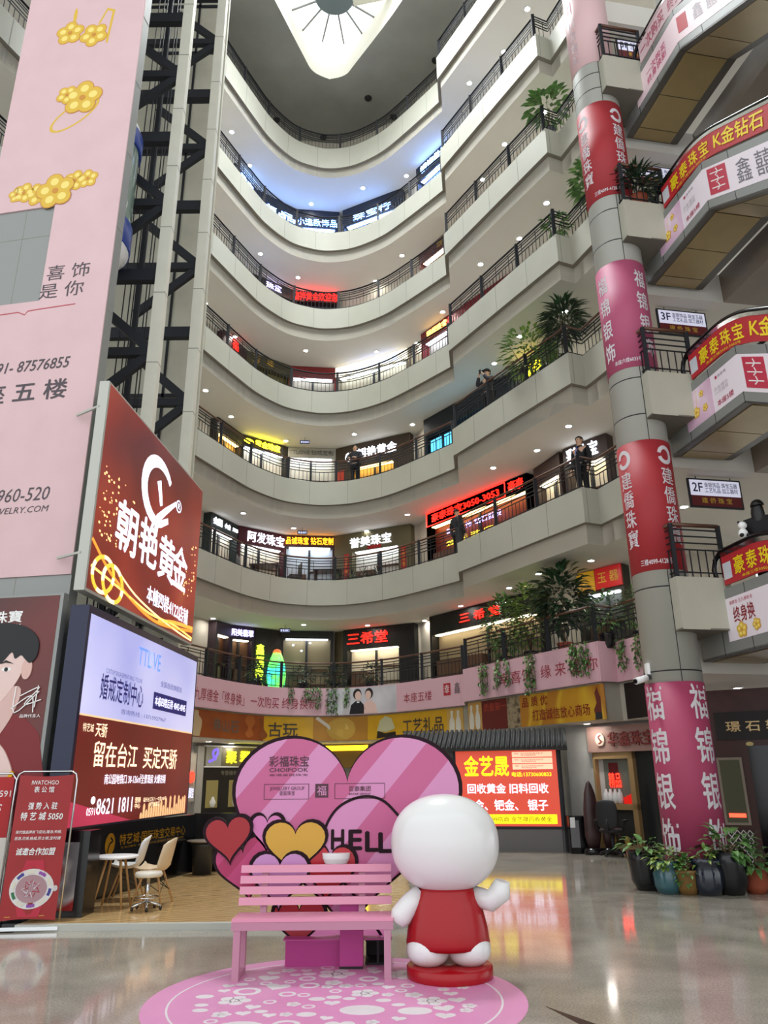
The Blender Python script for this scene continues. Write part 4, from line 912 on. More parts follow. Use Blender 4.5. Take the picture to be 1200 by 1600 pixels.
Z0, Z1 = 2.64, 3.38
D0, D1 = -.118, -.108
pstrip(yb, 'vinyl', 13.3, 20.5, Z0, Z1, ylw, D0, D1); pstrip(yb, 'vinyl', 8.0, 13.3, Z0, Z1, ramp_mat('rust_vinyl', 'noise', [(.3, '8a3c16'), (.6, 'a8561c'), (.8, 'c88030')], .8, .45), D0, D1)
FY = lambda u, v, d=0.0: EDGE.F(0)(u, v, D1 + .004 + d)
dk = paint('4a4038')
lettering(yb, '寿山石', FY, 11.65, 3.0, 1.25, .36, paint('6a6258'), .02); lettering(yb, '古玩', FY, 13.95, 2.98, .95, .42, dk, .03); lettering(yb, '工艺礼品', FY, 18.85, 2.98, 1.7, .42, dk, .03)
tan, tan2 = paint('c8b088'), paint('b4652a')
poly(yb, 'jar_print', FY, catmull([(9.8, 2.66), (9.75, 3.05), (9.95, 3.22), (9.98, 3.34), (10.3, 3.34), (10.33, 3.22), (10.5, 3.05), (10.42, 2.66)], 4), tan)
poly(yb, 'vase_print', FY, catmull([(12.6, 3.34), (12.85, 3.34), (12.95, 3.15), (12.82, 2.98), (12.9, 2.8), (12.72, 2.7), (12.55, 2.8), (12.66, 2.98), (12.5, 3.2)], 4), tan2)
poly(yb, 'vase_print', FY, catmull([(13.1, 3.28), (13.25, 3.28), (13.3, 3.0), (13.45, 2.8), (13.3, 2.68), (13.12, 2.75), (13.2, 3.0)], 4), paint('8a4a1c'))
pstrip(yb, 'plate_photo', 14.9, 16.66, Z0, Z1, paint('b8822c'), D1, D1 + .003); FY3 = lambda u, v, d=0.0: EDGE.F(0)(u, v, D1 + .003 + d)
disc(yb, 'plate_print', FY3, 15.78, 3.0, .46, .35, paint('c8a040')); disc(yb, 'plate_rim_print', FY3, 15.78, 3.0, .36, .28, paint('d8b860'), d1=.006); lettering(yb, '福寿', FY3, 15.8, 3.0, .26, .26, paint('a88838'), .0, .008)
stroke(yb, 'brush_print', FY3, [(15.0, 3.36), (15.35, 3.1), (15.5, 2.9)], [.1, .1, .02], paint('d8d0c0'), d1=.008)
poly(yb, 'crystal_print', FY, [(17.0, 2.9), (17.1, 3.2), (17.32, 3.34), (17.55, 3.25), (17.68, 2.95), (17.35, 2.85)], paint('c8c8a0')); poly(yb, 'base_print', FY, [(16.98, 2.68), (17.02, 2.9), (17.3, 2.82), (17.7, 2.86), (17.72, 2.72), (17.3, 2.7)], paint('201a14'), d1=.005)
yb2 = thing('balcony_banner', (*EDGE.at(24.2, .3), 2.63), 'red and yellow banner with vases and carvings under the straight second-level balcony', 'banner')
pstrip(yb2, 'vinyl', 23.85, 26.75, Z0, Z1, ramp_mat('amber_vinyl', 'wave', [(.2, 'c8921c'), (.5, 'd8ae2a'), (.8, 'b87a1c')], .4, .45, distort=6, detail=2), D0, D1)
pstrip(yb2, 'vinyl', 22.3, 23.85, Z0, Z1, paint('6a1814'), D0, D1); pstrip(yb2, 'vase_photo', 21.7, 22.3, Z0, Z1, paint('c89a50'), D0, D1)
pstrip(yb, 'vase_photo', 19.85, 20.5, Z0, Z1, paint('d0a858'), D1, D1 + .003)
for par, us in ((yb, (20.05, 20.3)), (yb2, (21.85, 22.12))):
    for u in us: poly(par, 'vase_print', FY3, catmull([(u - .05, 3.3), (u + .05, 3.3), (u + .04, 3.15), (u + .1, 3.0), (u + .08, 2.72), (u - .08, 2.72), (u - .1, 3.0), (u - .04, 3.15)], 3), paint('dcd8c8'))
pstrip(yb2, 'stone_photo', 23.35, 23.85, Z0, Z1, ramp_mat('stone_photo', 'noise', [(.35, '4a3a2a'), (.5, 'a89878'), (.65, '6a5a40')], 5, .5), D1, D1 + .003)
lettering(yb2, '质量第一', FY3, 22.85, 3.2, .9, .2, paint('a83a2a'), .02); lettering(yb2, '品 质 优', FY, 24.4, 3.2, .9, .22, paint('8a2414'), .03); lettering(yb2, '打造诚信放心商场', FY, 25.25, 2.88, 1.9, .25, paint('8a2414'), .02)
poly(yb2, 'coral_print', FY, [(26.38, 2.68), (26.32, 2.85), (26.42, 3.0), (26.38, 3.2), (26.46, 3.34), (26.52, 3.15), (26.6, 3.05), (26.55, 2.9), (26.66, 2.8), (26.58, 2.66)], paint('6a2a20')); poly(yb2, 'base_print', FY, [(26.34, 2.65), (26.36, 2.8), (26.62, 2.8), (26.66, 2.65)], paint('2a2a30'), d1=.006)
pstrip(yb2, 'carving_photo', 27.2, 27.85, Z0, Z1, paint('1c1210'), D0, D1); pstrip(yb2, 'vinyl', 27.85, 28.1, Z0, Z1, paint('5a1010'), D0, D1); lettering(yb2, '首饰', FY, 27.98, 3.0, .22, .2, paint('b87a50'), .02)

# ---------------------------------------------------------------- ground floor shops
k_ = thing('shop_kiosk', (2.6, 17.8, 0), 'gold-buying kiosk with a large red lit sign and a grey tiled eave', 'kiosk')
FK = frame2((1.56, 18.05), (3.72, 17.55), 0); LK = 2.217
mk('body', MB().fbox(FK, -1.2, LK + .05, 0, 2.12, -1.3, -.03), paint('5c5b59'), k_)
mk('plinth', MB().fbox(FK, 0, LK, 0, .46, -.03, .01), mat('dark_stone_plinth', '6a6866', .35), k_)
mk('screen_frame', MB().fbox(FK, -.06, LK + .06, .44, 2.12, -.03, .02), M['steel'], k_)
kdo = rect(k_, 'display', FK, 0, LK, .5, 2.06, screen('c4442f', .62), .02, .03)
FKb = lambda u, v, d=0.0: FK(u, v, .03 + d)
ky, kw = glow('f4e210', .9), glow('eceaff', 1.0)
lettering(kdo, '金艺晟', FKb, .68, 1.74, .98, .42, ky, .05); lettering(kdo, '电话:13730600833', FKb, 1.66, 1.56, .85, .1, ky, .03)
lettering(kdo, '回收黄金 旧料回收', FKb, 1.12, 1.27, 1.75, .2, kw, .04); lettering(kdo, '铂金、钯金、 银子', FKb, 1.06, .93, 1.8, .22, kw, .04)
for i in range(3):
    rect(k_, 'address_panel', FKb, 1.26, 2.13, 1.92 - .13 * i, 2.03 - .13 * i, screen('f0b898', .8)); lettering(kdo, '地址：台江区中亭街特艺城%d号\n特艺城首层99店' % (i + 1), FKb, 1.62, 1.975 - .13 * i, .62, .07, paint('5a2a20'), 0, .006)
rect(k_, 'yellow_strip', FKb, .05, LK - .08, .55, .74, ky); lettering(kdo, '特艺城一层99店面 金艺晟回收黄金', FKb, 1.08, .645, 1.9, .1, paint('8a6a10'), .01, .006)
FKS = frame(FK(LK + .05, 0, -.05), FK(0, 0, -1) - FK(0, 0, 0))
mk('side_glass', MB().fbox(FKS, .05, .75, .1, 2.0, 0, .02), paint('9aa0a0', .15), k_)
for u in (.0, .4, .78): mk('side_mullion', MB().fbox(FKS, u, u + .05, 0, 2.1, 0, .04), M['steel'], k_)
mb = MB().add([FK(-1.25, 2.12, .32), FK(LK + .25, 2.12, .32), FK(LK + .25, 2.5, -.3), FK(-1.25, 2.5, -.3), FK(-1.25, 2.06, .32), FK(LK + .25, 2.06, .32), FK(LK + .25, 2.06, -.3), FK(-1.25, 2.06, -.3)], [(0, 1, 2, 3), (4, 7, 6, 5), (0, 4, 5, 1), (1, 5, 6, 2), (3, 7, 4, 0)])
n = 34
for i in range(n):
    u = -1.2 + (LK + 1.4) * i / (n - 1); mb.tube([FK(u, 2.11, .36), FK(u, 2.32, .02), FK(u, 2.52, -.3)], .042, 8)
mk('tiled_eave', mb, mat('grey_roof_tile', '323433', .6, noise=.15, nscale=6), k_)
mk('eave_beam', MB().fbox(FK, -1.2, LK + .2, 1.99 + .1, 2.1 + .02, .02, .3), paint('b9b8b0'), k_)
cb = thing('display_cabinet', (3.95, 17.25, 0), 'small black glass-fronted cabinet beside the gold-buying kiosk', 'cabinet')
mk('body', MB().box(3.78, 17.1, 0, 4.2, 17.5, .72), M['black'], cb); mk('glass_door', MB().box(3.8, 17.085, .12, 3.98, 17.1, .64), paint('77787a', .1), cb); mk('label_card', MB().box(3.8, 17.07, .5, 3.9, 17.083, .7), M['white'], cb)
for nm, x, y, h, w, lb in (('viewing_stone', 4.22, 16.95, 1.42, .13, 'tall pointed dark red viewing stone standing against the grey wall'), ('viewing_stone', 4.55, 16.95, .98, .1, 'shorter brown viewing stone standing behind the office chair')):
    v = thing(nm, (x, y, 0), lb, 'stone'); mk('base', MB().lathe([(.2, 0), (.22, .06), (.18, .12)], (x, y, 0), 16, .7), M['black'], v)
    mk('stone', MB().lathe([(w * .9, .12), (w * 1.3, .35), (w * 1.2, h * .6), (w * .9, h * .82), (w * .4, h * .96), (.01, h)], (x, y, 0), 14, .6), mat('red_brown_stone', '3c2626', .4, noise=.3, nscale=5), v)
def office_chair(x, y, rz, lab):
    c = thing('office_chair', (0, 0, 0), lab, 'chair'); mb = MB()
    for i in range(5): a = 2 * PI * i / 5; mb.tube([(0, 0, .1), (.26 * math.cos(a), .26 * math.sin(a), .06)], .022, 8)
    mk('star_base', mb, M['blackm'], c)
    for i in range(5): a = 2 * PI * i / 5; mk('caster', MB().ellipsoid((.26 * math.cos(a), .26 * math.sin(a), .035), .03, .03, .035, 10, 8), M['black'], c)
    mk('column', MB().tube([(0, 0, .08), (0, 0, .44)], .028, 10), M['steel'], c); mk('seat', MB().ellipsoid((0, 0, .47), .25, .25, .05, 24, 10, 3), M['blackm'], c)
    mk('backrest', MB().ellipsoid((0, .24, .78), .22, .04, .27, 24, 12, 3.5), M['blackm'], c); mk('back_bracket', MB().tube([(0, .12, .44), (0, .27, .5), (0, .27, .7)], .025, 8), M['blackm'], c)
    for s_ in (-1, 1): mk('armrest', MB().tube([(s_ * .25, .05, .47), (s_ * .29, .05, .65), (s_ * .29, -.15, .66), (s_ * .27, .18, .66)], .022, 8), M['blackm'], c)
    c.location = (x, y, 0); c.rotation_euler = (0, 0, rz); return c
office_chair(4.5, 16.55, 2.6, 'black swivel office chair by the pink-signed jewellery shop window')

FH = frame2((4.68, 18.07), (5.95, 16.45), 0)
sh = thing('jewellery_shop', (5.3, 17.2, 0), 'ground-floor jewellery shop with a dusty pink sign and a gold-framed window', 'shop')
dp_ = .14
mk('sign_board', MB().fbox(FH, 0, 2.05, 2.0, 2.56, .002, dp_ + .04), mat('dusty_pink_board', '9c7c72', .5), sh)
FHb = lambda u, v, d=0.0: FH(u, v, dp_ + .04 + d)
disc(sh, 'logo', FHb, .36, 2.27, .12, .14, paint('cdb8a8'), d1=.03); stroke(sh, 'logo_mark', FHb, catmull([(.4, 2.36), (.33, 2.33), (.36, 2.27), (.4, 2.22), (.32, 2.18)], 4), .03, paint('8a3a30'), .03, .036)
lettering(sh, '华鑫珠宝', FHb, 1.15, 2.27, 1.15, .3, paint('7a2c26'), .04, .004, .03)
gw = mat('gold_wood', 'a5875a', .45)
for u0, u1, v0, v1 in ((0.06, .12, 0, 2.0), (.98, 1.1, 0, 2.0), (0.06, 1.1, 1.86, 2.0), (0.06, 1.1, .82, .94), (0.06, 1.1, 0, .12), (1.96, 2.04, 0, 2.0)): mk('window_frame', MB().fbox(FH, u0, u1, v0, v1, .002, dp_), gw, sh)
mk('backing', MB().fbox(FH, .12, .98, .94, 1.86, .001, .008), paint('6f7266'), sh); mk('backing', MB().fbox(FH, .12, .98, .12, .82, .001, .008), paint('3a3a36'), sh)
rect(sh, 'red_panel', FH, .38, .62, 1.3, 1.78, paint('6a1418'), .01, .02); lettering(sh, '精品', lambda u, v, d=0: FH(u, v, .025 + d), .52, 1.42, .3, .3, glow('ff2a1a', 3.0), .03)
for i in range(4): mk('necklace_bust', MB().lathe([(.05, 0), (.07, .1), (.06, .2), (.03, .26), (.03, .3)], tuple(FH(.28 + .12 * i, .94, .06)), 12, .6), M['white'], sh)
for i in range(3): mk('red_box', MB().fbox(FH, .74 + .08 * i, .8 + .08 * i, .94, 1.08 + .03 * i, .03, .09), glow('c81c14', .5), sh)
for i in range(5): mk('ornament', MB().ellipsoid(tuple(FH(.2 + .17 * i, .2 + .03 * (i % 3), .07)), .06, .04, .08 + .02 * (i % 2), 12, 8), (paint('c8a84a') if i % 2 else paint('3c2a20')), sh)
mk('door_glass', MB().fbox(FH, 1.1, 1.96, 0, 2.0, .001, .02), paint('2a2c2c', .1), sh)

FJ = frame2((5.6, 13.75), (6.9, 12.95), 0)
jh = thing('jewellery_shop', (6.2, 13.3, 0), 'maroon ground-floor shop with gold characters on a black board behind the round column', 'shop')
mk('sign_board', MB().fbox(FJ, .12, 1.5, 2.06, 2.52, .002, .07), paint('16130f'), jh)
lettering(jh, '璟 石 轩', lambda u, v, d=0: FJ(u, v, .07 + d), .72, 2.28, .85, .17, mat('pale_gold_letter', 'd8be88', .4, .3), .03, .004, .02)
mk('timber_surround', MB().fbox(FJ, .02, 1.5, 0, 2.06, .002, .05), mat('dark_red_timber', '3e211a', .45), jh)
mk('window_frame', MB().fbox(FJ, .06, .46, .72, 1.78, .05, .075), paint('8a8070'), jh); mk('window_pane', MB().fbox(FJ, .1, .42, .76, 1.74, .07, .08), paint('5a5e4c', .1), jh); rect(jh, 'red_counter_light', FJ, .14, .4, .84, .9, glow('ff4a30', 2.0), .08, .09)
mk('lattice_back', MB().fbox(FJ, .08, .46, .1, .64, .05, .07), paint('1a1418'), jh); mb = MB()
for i in range(4):
    for j in range(5):
        c0, c1 = .13 + .095 * i, .15 + .11 * j
        for a, b in (((c0, c1 + .055), (c0 + .045, c1)), ((c0 + .045, c1), (c0, c1 - .055)), ((c0, c1 - .055), (c0 - .045, c1)), ((c0 - .045, c1), (c0, c1 + .055))): mb.bar(FJ(*a, .075), FJ(*b, .075), .014)
mk('lattice', mb, paint('c8c4bc'), jh)
mk('door', MB().fbox(FJ, .58, 1.45, .02, 1.96, .05, .06), M['black'], jh); rect(jh, 'blue_display', FJ, .95, 1.45, 1.6, 1.86, ramp_mat('blue_led', 'noise', [(.4, '10104a'), (.6, '3a3ae0')], 14, .3, emit=1.5), .06, .07)
for u in (.98, 1.03): mk('door_handle', MB().bar(FJ(u, .75, .09), FJ(u, 1.3, .09), .018), M['chrome'], jh)
disc(jh, 'number_plate', lambda u, v, d=0: FJ(u, v, .05 + d), .62, 1.99, .06, .035, paint('c8b878'))

FL = frame2((-5.72, 25.0), (-4.0, 27.0), 0)
lh = thing('jewellery_shop', (-4.9, 25.9, 0), 'ground-floor shop with glowing yellow characters and a purple logo behind the pink heart', 'shop')
mk('sign_board', MB().fbox(FL, -.02, 2.6, 1.9, 2.52, -.1, .1), paint('6a6252'), lh)
for v in (1.88, 2.5): mk('sign_edge', MB().fbox(FL, -.04, 2.6, v, v + .04, -.1, .12), M['white'], lh)
rect(lh, 'logo_panel', FL, .02, .6, 1.92, 2.5, paint('a8a89c'), .1, .11)
stroke(lh, 'logo', lambda u, v, d=0: FL(u, v, .11 + d), catmull([(.12, 2.05), (.3, 2.12), (.45, 2.3), (.42, 2.42), (.28, 2.36), (.3, 2.2), (.4, 2.12)], 4), .07, glow('5a48d8', 1.6))
lettering(lh, '聚 翠 轩', lambda u, v, d=0: FL(u, v, .1 + d), 1.55, 2.2, 1.5, .38, glow('f0e81c', 3.0), .04, .004, .03)
mk('front', MB().fbox(FL, -.02, 2.6, 0, 1.88, -.1, .06), paint('1c1712'), lh); lettering(lh, '专营缅甸天然翡翠', lambda u, v, d=0: FL(u, v, .06 + d), 1.3, 1.72, 1.3, .14, paint('8a8272'), .01)
for u in (.12, 1.0): rect(lh, 'lit_niche', FL, u, u + .45, .7, 1.5, screen('6e6238', .5), .06, .07); mk('necklace_bust', MB().lathe([(.06, 0), (.1, .14), (.05, .24), (.03, .3)], tuple(FL(u + .22, .72, .14)), 12, .6), M['white'], lh)
mk('post', MB().fbox(FL, -.3, -.05, 0, 2.52, -.1, .1), paint('b0ada4'), lh)
rs = thing('sign_board', (-5.95, 24.5, 1.2), 'small red and white lit vertical sign on the pale post at the far shops', 'sign')
FR = frame2((-6.25, 23.9), (-5.8, 24.8), 0)
mk('panel', MB().fbox(FR, 0, .8, .9, 2.3, 0, .06), paint('b8b0a2'), rs); rect(rs, 'red_panel', FR, .05, .4, 1.5, 1.9, paint('9a1a1a'), .06, .07); disc(rs, 'red_lamp', FR, .6, 1.6, .13, .16, glow('ff3020', 2.5), .06, .1); lettering(rs, '门面珠宝', lambda u, v, d=0: FR(u, v, .06 + d), .6, 1.15, .3, .3, glow('d8d8ff', 1.0), .03)
yl = thing('light_box', (-1.5, 27.2, 1.9), 'glowing yellow recessed ceiling light box seen between the heart lobes', 'light')
F = frame2((-2.5, 27.0), (-.6, 26.7), 0)
mk('box', MB().fbox(F, 0, 1.9, 1.85, 2.58, -.1, 0), paint('8a6a20'), yl)
for u0, u1, v0, v1 in ((0, 1.9, 2.4, 2.56), (0, .14, 1.9, 2.56), (1.76, 1.9, 1.9, 2.56)): rect(yl, 'light_strip', F, u0, u1, v0, v1, glow('ffd820', 2.5), 0, .02)

# ---------------------------------------------------------------- timber stall
structure('floor_2', MB().box(-3.98, 9.16, 0, .3, 14.1, .06), None or ramp_mat('oak_laminate', 'wave', [(.2, 'c09a63'), (.5, 'd3ae78'), (.8, 'dfbd88')], .9, .16, rot=(0, 0, .5), vscale=(1, 6, 1), distort=5, detail=6, coat=.25))
structure('trim_1', MB().box(-3.98, 9.1, 0, .3, 9.18, .064), M['cladl'])
pw = thing('stall_partition', (-3.5, 12, .06), 'low glossy black partition round the wooden stall floor with gold lettering', 'partition')
PA, PB = (-3.93, 9.95), (-3.25, 14.02)
FPW = frame2(PA, PB, 0); LP = math.dist(PA, PB)
mk('side_panel', MB().fbox(FPW, 0, LP, .06, .955, -.06, 0), M['black'], pw)
mk('rear_panel', MB().box(-3.3, 14.0, .06, -.85, 14.08, .97), M['black'], pw)
lettering(pw, '特艺城·国际珠宝交易中心', FPW, 2.55, .74, 2.2, .14, M['gold'], .02); lettering(pw, 'TE YI CHENG · INTERNATIONAL JEWELRY TRADING CENTER', FPW, 2.55, .63, 2.1, .035, M['gold'], 0)
disc(pw, 'logo', FPW, 1.2, .7, .13, .14, M['gold']); stroke(pw, 'logo_mark', FPW, catmull([(1.14, .6), (1.18, .7), (1.26, .74), (1.2, .78)], 4), .025, M['black'], .003, .006)
fp = thing('display_board', (-4.2, 9.6, 0), 'low black end panel with a grey and red photo print behind the watch banner', 'panel')
mk('panel', MB().box(-4.95, 9.55, 0, -3.44, 9.93, .96), M['black'], fp)
FPP = frame((-4.95, 9.55, 0), (1, 0, 0)); rect(fp, 'photo_print', FPP, .05, 1.4, .13, .84, ramp_mat('grey_photo', 'noise', [(.4, '6d6a6c'), (.5, 'a9a6a6'), (.6, '8d1c1c')], 2.2, .4, detail=1))

def shell_chair(colr, lab, x, y, rz):
    c = thing('shell_chair', (0, 0, 0), lab, 'chair', None); mb = MB(); mb.smooth = True
    prof = [(-.21, .46), (-.19, .425), (-.1, .405), (.04, .40), (.13, .42), (.19, .50), (.22, .62), (.25, .74), (.275, .82)]
    wid = [.19, .215, .23, .235, .235, .23, .225, .2, .12]
    nn = 10
    for (yy, zz), w in zip(prof, wid):
        for k in range(nn + 1):
            t = -1 + 2 * k / nn; mb.v.append((t * w, yy - (.07 * t * t if yy > .15 else 0), zz + (.05 * t * t if yy < .15 else 0) - (.05 * t * t if zz > .8 else 0)))
    for i in range(len(prof) - 1):
        for k in range(nn): a = i * (nn + 1) + k; mb.face((a, a + 1, a + nn + 2, a + nn + 1))
    o = mk('seat_shell', mb, paint(colr, .3), c); o.modifiers.new('thickness', 'SOLIDIFY').thickness = .012
    for sx_, sy_ in ((-1, -1), (1, -1), (-1, 1), (1, 1)): mk('leg', MB().tube([(sx_ * .1, .0 + sy_ * .09, .4), (sx_ * .21, sy_ * .21, .0)], [.017, .011], 8), M['wood'], c)
    mb = MB()
    for a, b in (((-.13, -.12, .32), (.17, -.17, .16)), ((.13, -.12, .32), (-.17, -.17, .16)), ((-.13, .12, .32), (.17, .17, .16)), ((.13, .12, .32), (-.17, .17, .16)), ((-.13, -.12, .32), (-.17, .17, .16)), ((.13, -.12, .32), (.17, .17, .16))): mb.tube([a, b], .005, 6)
    mk('wire_brace', mb, M['blackm'], c)
    c.location = (x, y, .06); c.rotation_euler = (0, 0, rz); c.scale = (.93, .93, .93); return c
shell_chair('e8e8e4', 'white moulded shell chair on wooden legs at the round table', -3.4, 10.95, -PI / 2 + .15)
shell_chair('d9c3a0', 'beige moulded shell chair on wooden legs beside the chrome stool', -2.93, 10.5, -PI / 2 - .1)
tb = thing('round_table', (-3.36, 10.3, .06), 'small white round table on slim wooden legs by the black partition', 'table')
mk('table_top', MB().lathe([(.02, .545), (.26, .545), (.27, .555), (.27, .565), (.26, .575), (.02, .575)], (-3.36, 10.3, .06), 36), M['white'], tb)
for i in range(4): a = PI / 4 + PI / 2 * i; mk('leg', MB().tube([(-3.36 + .12 * math.cos(a), 10.3 + .12 * math.sin(a), .6), (-3.36 + .25 * math.cos(a), 10.3 + .25 * math.sin(a), .06)], [.018, .012], 8), M['wood'], tb)
so = thing('swivel_stool', (-2.86, 10.03, .06), 'low stool with a cream round seat on a chrome castor base', 'stool'); c_ = (-2.86, 10.03, .06)
mk('seat', MB().lathe([(.02, .36), (.15, .36), (.165, .385), (.15, .415), (.02, .42)], c_, 28), paint('ddd6c6', .4), so); mk('column', MB().tube([(c_[0], c_[1], .12), (c_[0], c_[1], .42)], .022, 10), M['chrome'], so)
mk('foot_ring', MB().tube([(c_[0] + .13 * math.cos(t), c_[1] + .13 * math.sin(t), .2) for t in [2 * PI * i / 20 for i in range(21)]], .009, 6), M['chrome'], so)
mb = MB()
for i in range(5): a = 2 * PI * i / 5; mb.tube([(c_[0], c_[1], .16), (c_[0] + .17 * math.cos(a), c_[1] + .17 * math.sin(a), .11)], .014, 8)
mk('star_base', mb, M['chrome'], so)
for i in range(5): a = 2 * PI * i / 5; mk('caster', MB().ellipsoid((c_[0] + .17 * math.cos(a), c_[1] + .17 * math.sin(a), .083), .02, .02, .023, 8, 6), M['black'], so)
bi = thing('waste_bin', (-3.02, 13.6, .06), 'black tapered waste bin with a tray on top by the rear partition', 'bin')
mk('bin_body', MB().lathe([(.15, 0), (.19, .42), (.2, .43), (.2, .47), (.17, .47)], (-3.02, 13.6, .06), 24), paint('26282a', .4), bi); mk('tray', MB().lathe([(.2, .48), (.27, .5), (.27, .515), (.02, .505)], (-3.02, 13.6, .06), 24), paint('8a7e70', .4), bi)

# ---------------------------------------------------------------- pink round floor sticker
MC = (-.38, 6.37)
stk = thing('floor_sticker', (*MC, 0), 'large round pink floor sticker with white hearts and flowers under the bench', 'floor sticker')
FM = lambda u, v, d=0.0: Vector((MC[0] + u, MC[1] + v, d))
mk('vinyl', MB().fprism(FM, ell(0, 0, 1.37, 1.37, 72), 0.0005, .002), mat('pink_floor_vinyl', 'd88fbb', .35, noise=.05, nscale=2), stk)
mb = MB()
for i in range(72):
    a, b = 2 * PI * i / 72, 2 * PI * (i + 1) / 72; q = lambda t, r: (r * math.cos(t), r * math.sin(t)); mb.fprism(FM, [q(a, 1.185), q(a, 1.2), q(b, 1.2), q(b, 1.185)], .002, .003)
wv = mat('white_floor_print', 'dcd6d8', .4, noise=.06, nscale=6)
mk('ring_print', mb, wv, stk)
def heart(cx, top, w, h, rot=0.0, n=40):
    out = []
    for i in range(n):
        t = 2 * PI * i / n; x = math.sin(t) ** 3 * w / 2; y = (13 * math.cos(t) - 5 * math.cos(2 * t) - 2 * math.cos(3 * t) - math.cos(4 * t) - 11.9) / 28.9 * h
        if rot: y += h / 2; x, y = x * math.cos(rot) - y * math.sin(rot), x * math.sin(rot) + y * math.cos(rot); y -= h / 2
        out.append((cx + x, top + y))
    return out[::-1]
mb = MB(); placed = []
for _ in range(900):
    r = .05 + .13 * rnd.random() ** 2; a = rnd.random() * 2 * PI; R_ = .98 * math.sqrt(rnd.random()); x, y = R_ * math.cos(a), R_ * math.sin(a)
    if all((x - p) ** 2 + (y - q) ** 2 > (r + s_) ** 2 * .95 for p, q, s_ in placed):
        placed.append((x, y, r)); kk = len(placed) % 4
        if kk == 0: mb.fprism(FM, heart(x, y + r * .9, r * 1.9, r * 1.8, rnd.random() * .6 - .3), .002, .003)
        elif kk == 1:
            for p in range(5): t = 2 * PI * p / 5; mb.fprism(FM, ell(x + r * .58 * math.cos(t), y + r * .58 * math.sin(t), r * .38, r * .38, 12), .002, .003)
            mb.fprism(FM, ell(x, y, r * .3, r * .3, 12), .002, .003)
        elif kk == 2: mb.fprism(FM, ell(x, y, r * .95, r * .7, 18), .002, .003)
        else:
            for p in range(12):
                t, t2 = 2 * PI * p / 12, 2 * PI * (p + 1) / 12; mb.fprism(FM, [(x + r * .6 * math.cos(t), y + r * .6 * math.sin(t)), (x + r * .95 * math.cos(t), y + r * .95 * math.sin(t)), (x + r * .95 * math.cos(t2), y + r * .95 * math.sin(t2)), (x + r * .6 * math.cos(t2), y + r * .6 * math.sin(t2))], .002, .003)
mk('pattern_print', mb, wv, stk)
for p in ([(1.08, 6.12), (1.62, 5.2), (.95, 5.2), (1.22, 5.7)], [(-2.9, 5.72), (-1.9, 5.78), (-1.5, 5.2), (-3.2, 5.2)]):
    a = sum(p[i][0] * p[(i + 1) % 4][1] - p[(i + 1) % 4][0] * p[i][1] for i in range(4)); structure('floor_inlay', MB().prism(p if a > 0 else p[::-1], 0, .0015), mat('dark_inlay', '2c2a28', .2))

# ---------------------------------------------------------------- pink heart photo board
FHB = frame((0, 7.48, 0), (1, 0, 0))
hb = thing('heart_board', (-.37, 7.5, 0), 'large pink striped heart-shaped photo board standing behind the bench', 'photo board')
edge = mat('plum_outline', '220c16', .6, spec=.2)
def stripes(name, c1, c2, sc): return ramp_mat(name, 'wave', [(0.0, c1), (.5, c2)], sc, .32, rot=(0, -.72, 0), const=True, detail=0)
st1 = stripes('pink_stripes', 'c05c8a', 'd08ab6', .62); st2 = stripes('magenta_stripes', 'a8285a', 'b83a70', 1.2)
mk('panel', MB().fprism(FHB, heart(-.365, 1.89, 2.13, 1.72, 0, 90), -.06, 0), edge, hb)
sfo = poly(hb, 'striped_face', FHB, heart(-.365, 1.862, 2.06, 1.66, 0, 90), st1, 0, .006)
FHc = lambda u, v, d=0.0: FHB(u, v, .006 + d)
for cx, top, w, h, rot, m_, d in ((-1.27, 1.02, .56, .55, .2, st2, .0), (-1.09, 1.22, .34, .34, 0, paint('d07ab0', .3), .004), (-.53, .96, .52, .5, -.1, paint('b3202e', .3), .008), (-.78, .52, .5, .42, 0, paint('b3202e', .3), .006), (-.83, 1.16, .6, .5, 0, mat('mustard_heart', 'd0a038', .35), .014), (-.96, .9, .56, .5, 0, paint('c98fc4', .3), .02), (-1.43, 1.2, .46, .42, .12, mat('deep_red_heart', '9c1420', .3), .026)):
    g_ = mk('small_heart', MB().fprism(FHc, heart(cx, top, w, h, rot), d - (.05 if d == .026 else 0), d + .004), edge, hb)
    mk('heart_fill', MB().fprism(FHc, heart(cx, top - .028, w - .06, h - .058, rot), d + .003, d + .008), m_, g_)
q = lambda px, py: (-1.42 + (px - 365) / 169.2, 1.89 - (py - 1150) / 186)
stroke(hb, 'heart_outline', FHc, catmull([q(600, 1470), q(560, 1410), q(525, 1365), q(508, 1328), q(511, 1298), q(527, 1271), q(550, 1256), q(577, 1251), q(602, 1260), q(625, 1285)], 5), .024, edge)
pl = paint('4a1c30', .4)
lettering(sfo, '彩福珠宝', FHc, -.91, 1.66, .37, .095, pl, .02); lettering(sfo, 'CHOIFOOK', FHc, -.91, 1.585, .36, .036, pl, .01); lettering(sfo, '香港皇庭珠宝', FHc, -.91, 1.54, .36, .02, pl, 0)
def rule_box(u0, u1, v0, v1):
    for a, b in (((u0, v0), (u1, v0)), ((u1, v0), (u1, v1)), ((u1, v1), (u0, v1)), ((u0, v1), (u0, v0))): stroke(hb, 'rule_line', FHc, [a, b], .004, pl)
rule_box(-1.13, -.72, 1.33, 1.46); lettering(sfo, 'JEWELLERY GROUP\n皇庭珠宝', FHc, -.92, 1.4, .32, .075, pl, 0)
rect(hb, 'square_logo', FHc, -.66, -.54, 1.34, 1.46, pl); lettering(sfo, '福', FHc, -.6, 1.4, .085, .085, paint('d490b8', .32), 0, .006)
